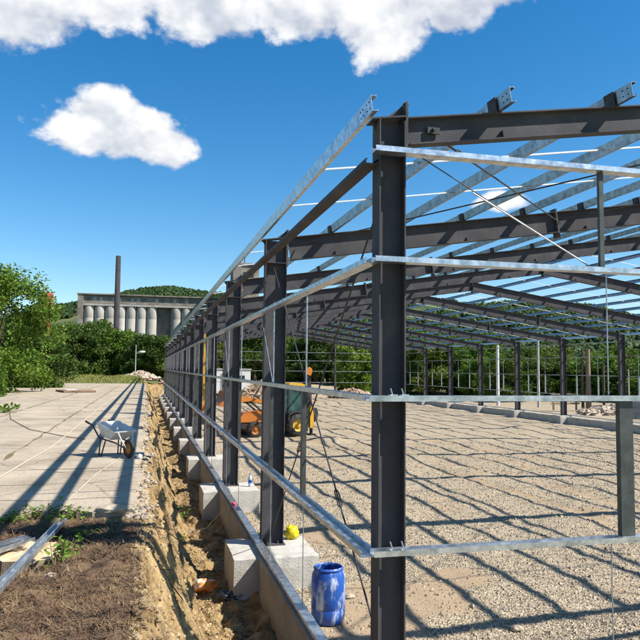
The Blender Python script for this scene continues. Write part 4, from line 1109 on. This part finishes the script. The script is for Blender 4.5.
def nsh(scale, detail, rough, sh, off=0.0):
    n = N.new('ShaderNodeTexNoise'); n.inputs['Scale'].default_value = scale; n.inputs['Detail'].default_value = detail; n.inputs['Roughness'].default_value = rough
    mp = N.new('ShaderNodeMapping'); mp.inputs['Location'].default_value = (off+sh[0],off*.7+sh[1],off*.3+sh[2]); mp.inputs['Scale'].default_value = (1,1,1.35)
    L.new(tc.outputs['Generated'], mp.inputs['Vector']); L.new(mp.outputs[0], n.inputs['Vector']); return n.outputs['Fac']
n1s = nsh(8.5, 4, .55, (.016,-.008,.030)); n1b = nsh(8.5, 4, .55, (0,0,0))
dd = MT('ADD', dens, MT('MULTIPLY', MT('SUBTRACT', n1, .5), 2.7))
dd = MT('ADD', dd, MT('MULTIPLY', MT('SUBTRACT', n2, .5), .5))
mr = N.new('ShaderNodeMapRange'); mr.interpolation_type = 'SMOOTHSTEP'; mr.inputs['From Min'].default_value = .05; mr.inputs['From Max'].default_value = .45
L.new(dd, mr.inputs['Value'])
# billows: side turned to the sun bright, far side grey
lit = MT('MULTIPLY_ADD', MT('SUBTRACT', n1b, n1s), 2.6, .60)
lit = MT('MULTIPLY_ADD', MT('SUBTRACT', dens, densup), .42, lit, True)
lit = MT('MULTIPLY_ADD', MT('SUBTRACT', n2, .5), .35, lit, True)
sh = N.new('ShaderNodeValToRGB'); sh.color_ramp.elements[0].position = .15; sh.color_ramp.elements[0].color = (3.7,4.1,4.9,1)
sh.color_ramp.elements[1].position = .75; sh.color_ramp.elements[1].color = (7.0,7.1,7.2,1)
L.new(lit, sh.inputs['Fac'])
mx = N.new('ShaderNodeMix'); mx.data_type = 'RGBA'
L.new(mr.outputs[0], mx.inputs[0]); L.new(hs.outputs[0], mx.inputs[6]); L.new(sh.outputs[0], mx.inputs[7])
L.new(mx.outputs[2], bg.inputs['Color'])

sl = bpy.data.lights.new('sun', 'SUN'); sl.energy = 5.0; sl.angle = R(.53); sl.color = (1.0,.95,.87)
so = bpy.data.objects.new('sun', sl); COL.objects.link(so); so.rotation_euler = (-SUN).to_track_quat('-Z','Y').to_euler(); so.location = (20,-20,40)

cam = bpy.data.cameras.new('camera'); co = bpy.data.objects.new('camera', cam); COL.objects.link(co)
cam.sensor_width = 36; cam.lens = 36*693/640; cam.clip_end = 6000; cam.clip_start = .05
yaw, pit_, rol = R(13.99), R(4.059), R(.552)
fw = Vector((math.sin(yaw)*math.cos(pit_), math.cos(yaw)*math.cos(pit_), math.sin(pit_)))
rt_ = Vector((math.cos(yaw), -math.sin(yaw), 0)); up_ = rt_.cross(fw)
# image turned clockwise by rol: camera turned counter-clockwise
r2_ = rt_*math.cos(rol) + up_*math.sin(rol); u2_ = -rt_*math.sin(rol) + up_*math.cos(rol)
m3 = Matrix((r2_, u2_, -fw)).transposed()
co.matrix_world = Matrix.Translation((CAMX,CAMY,2.953)) @ m3.to_4x4()
SC.camera = co
SC.render.engine = 'CYCLES'
SC.view_settings.view_transform = 'Standard'; SC.view_settings.look = 'None'; SC.view_settings.gamma = 1; SC.view_settings.exposure = .85
SC.view_settings.use_curve_mapping = False
SC.render.resolution_x = 1024; SC.render.resolution_y = 1024
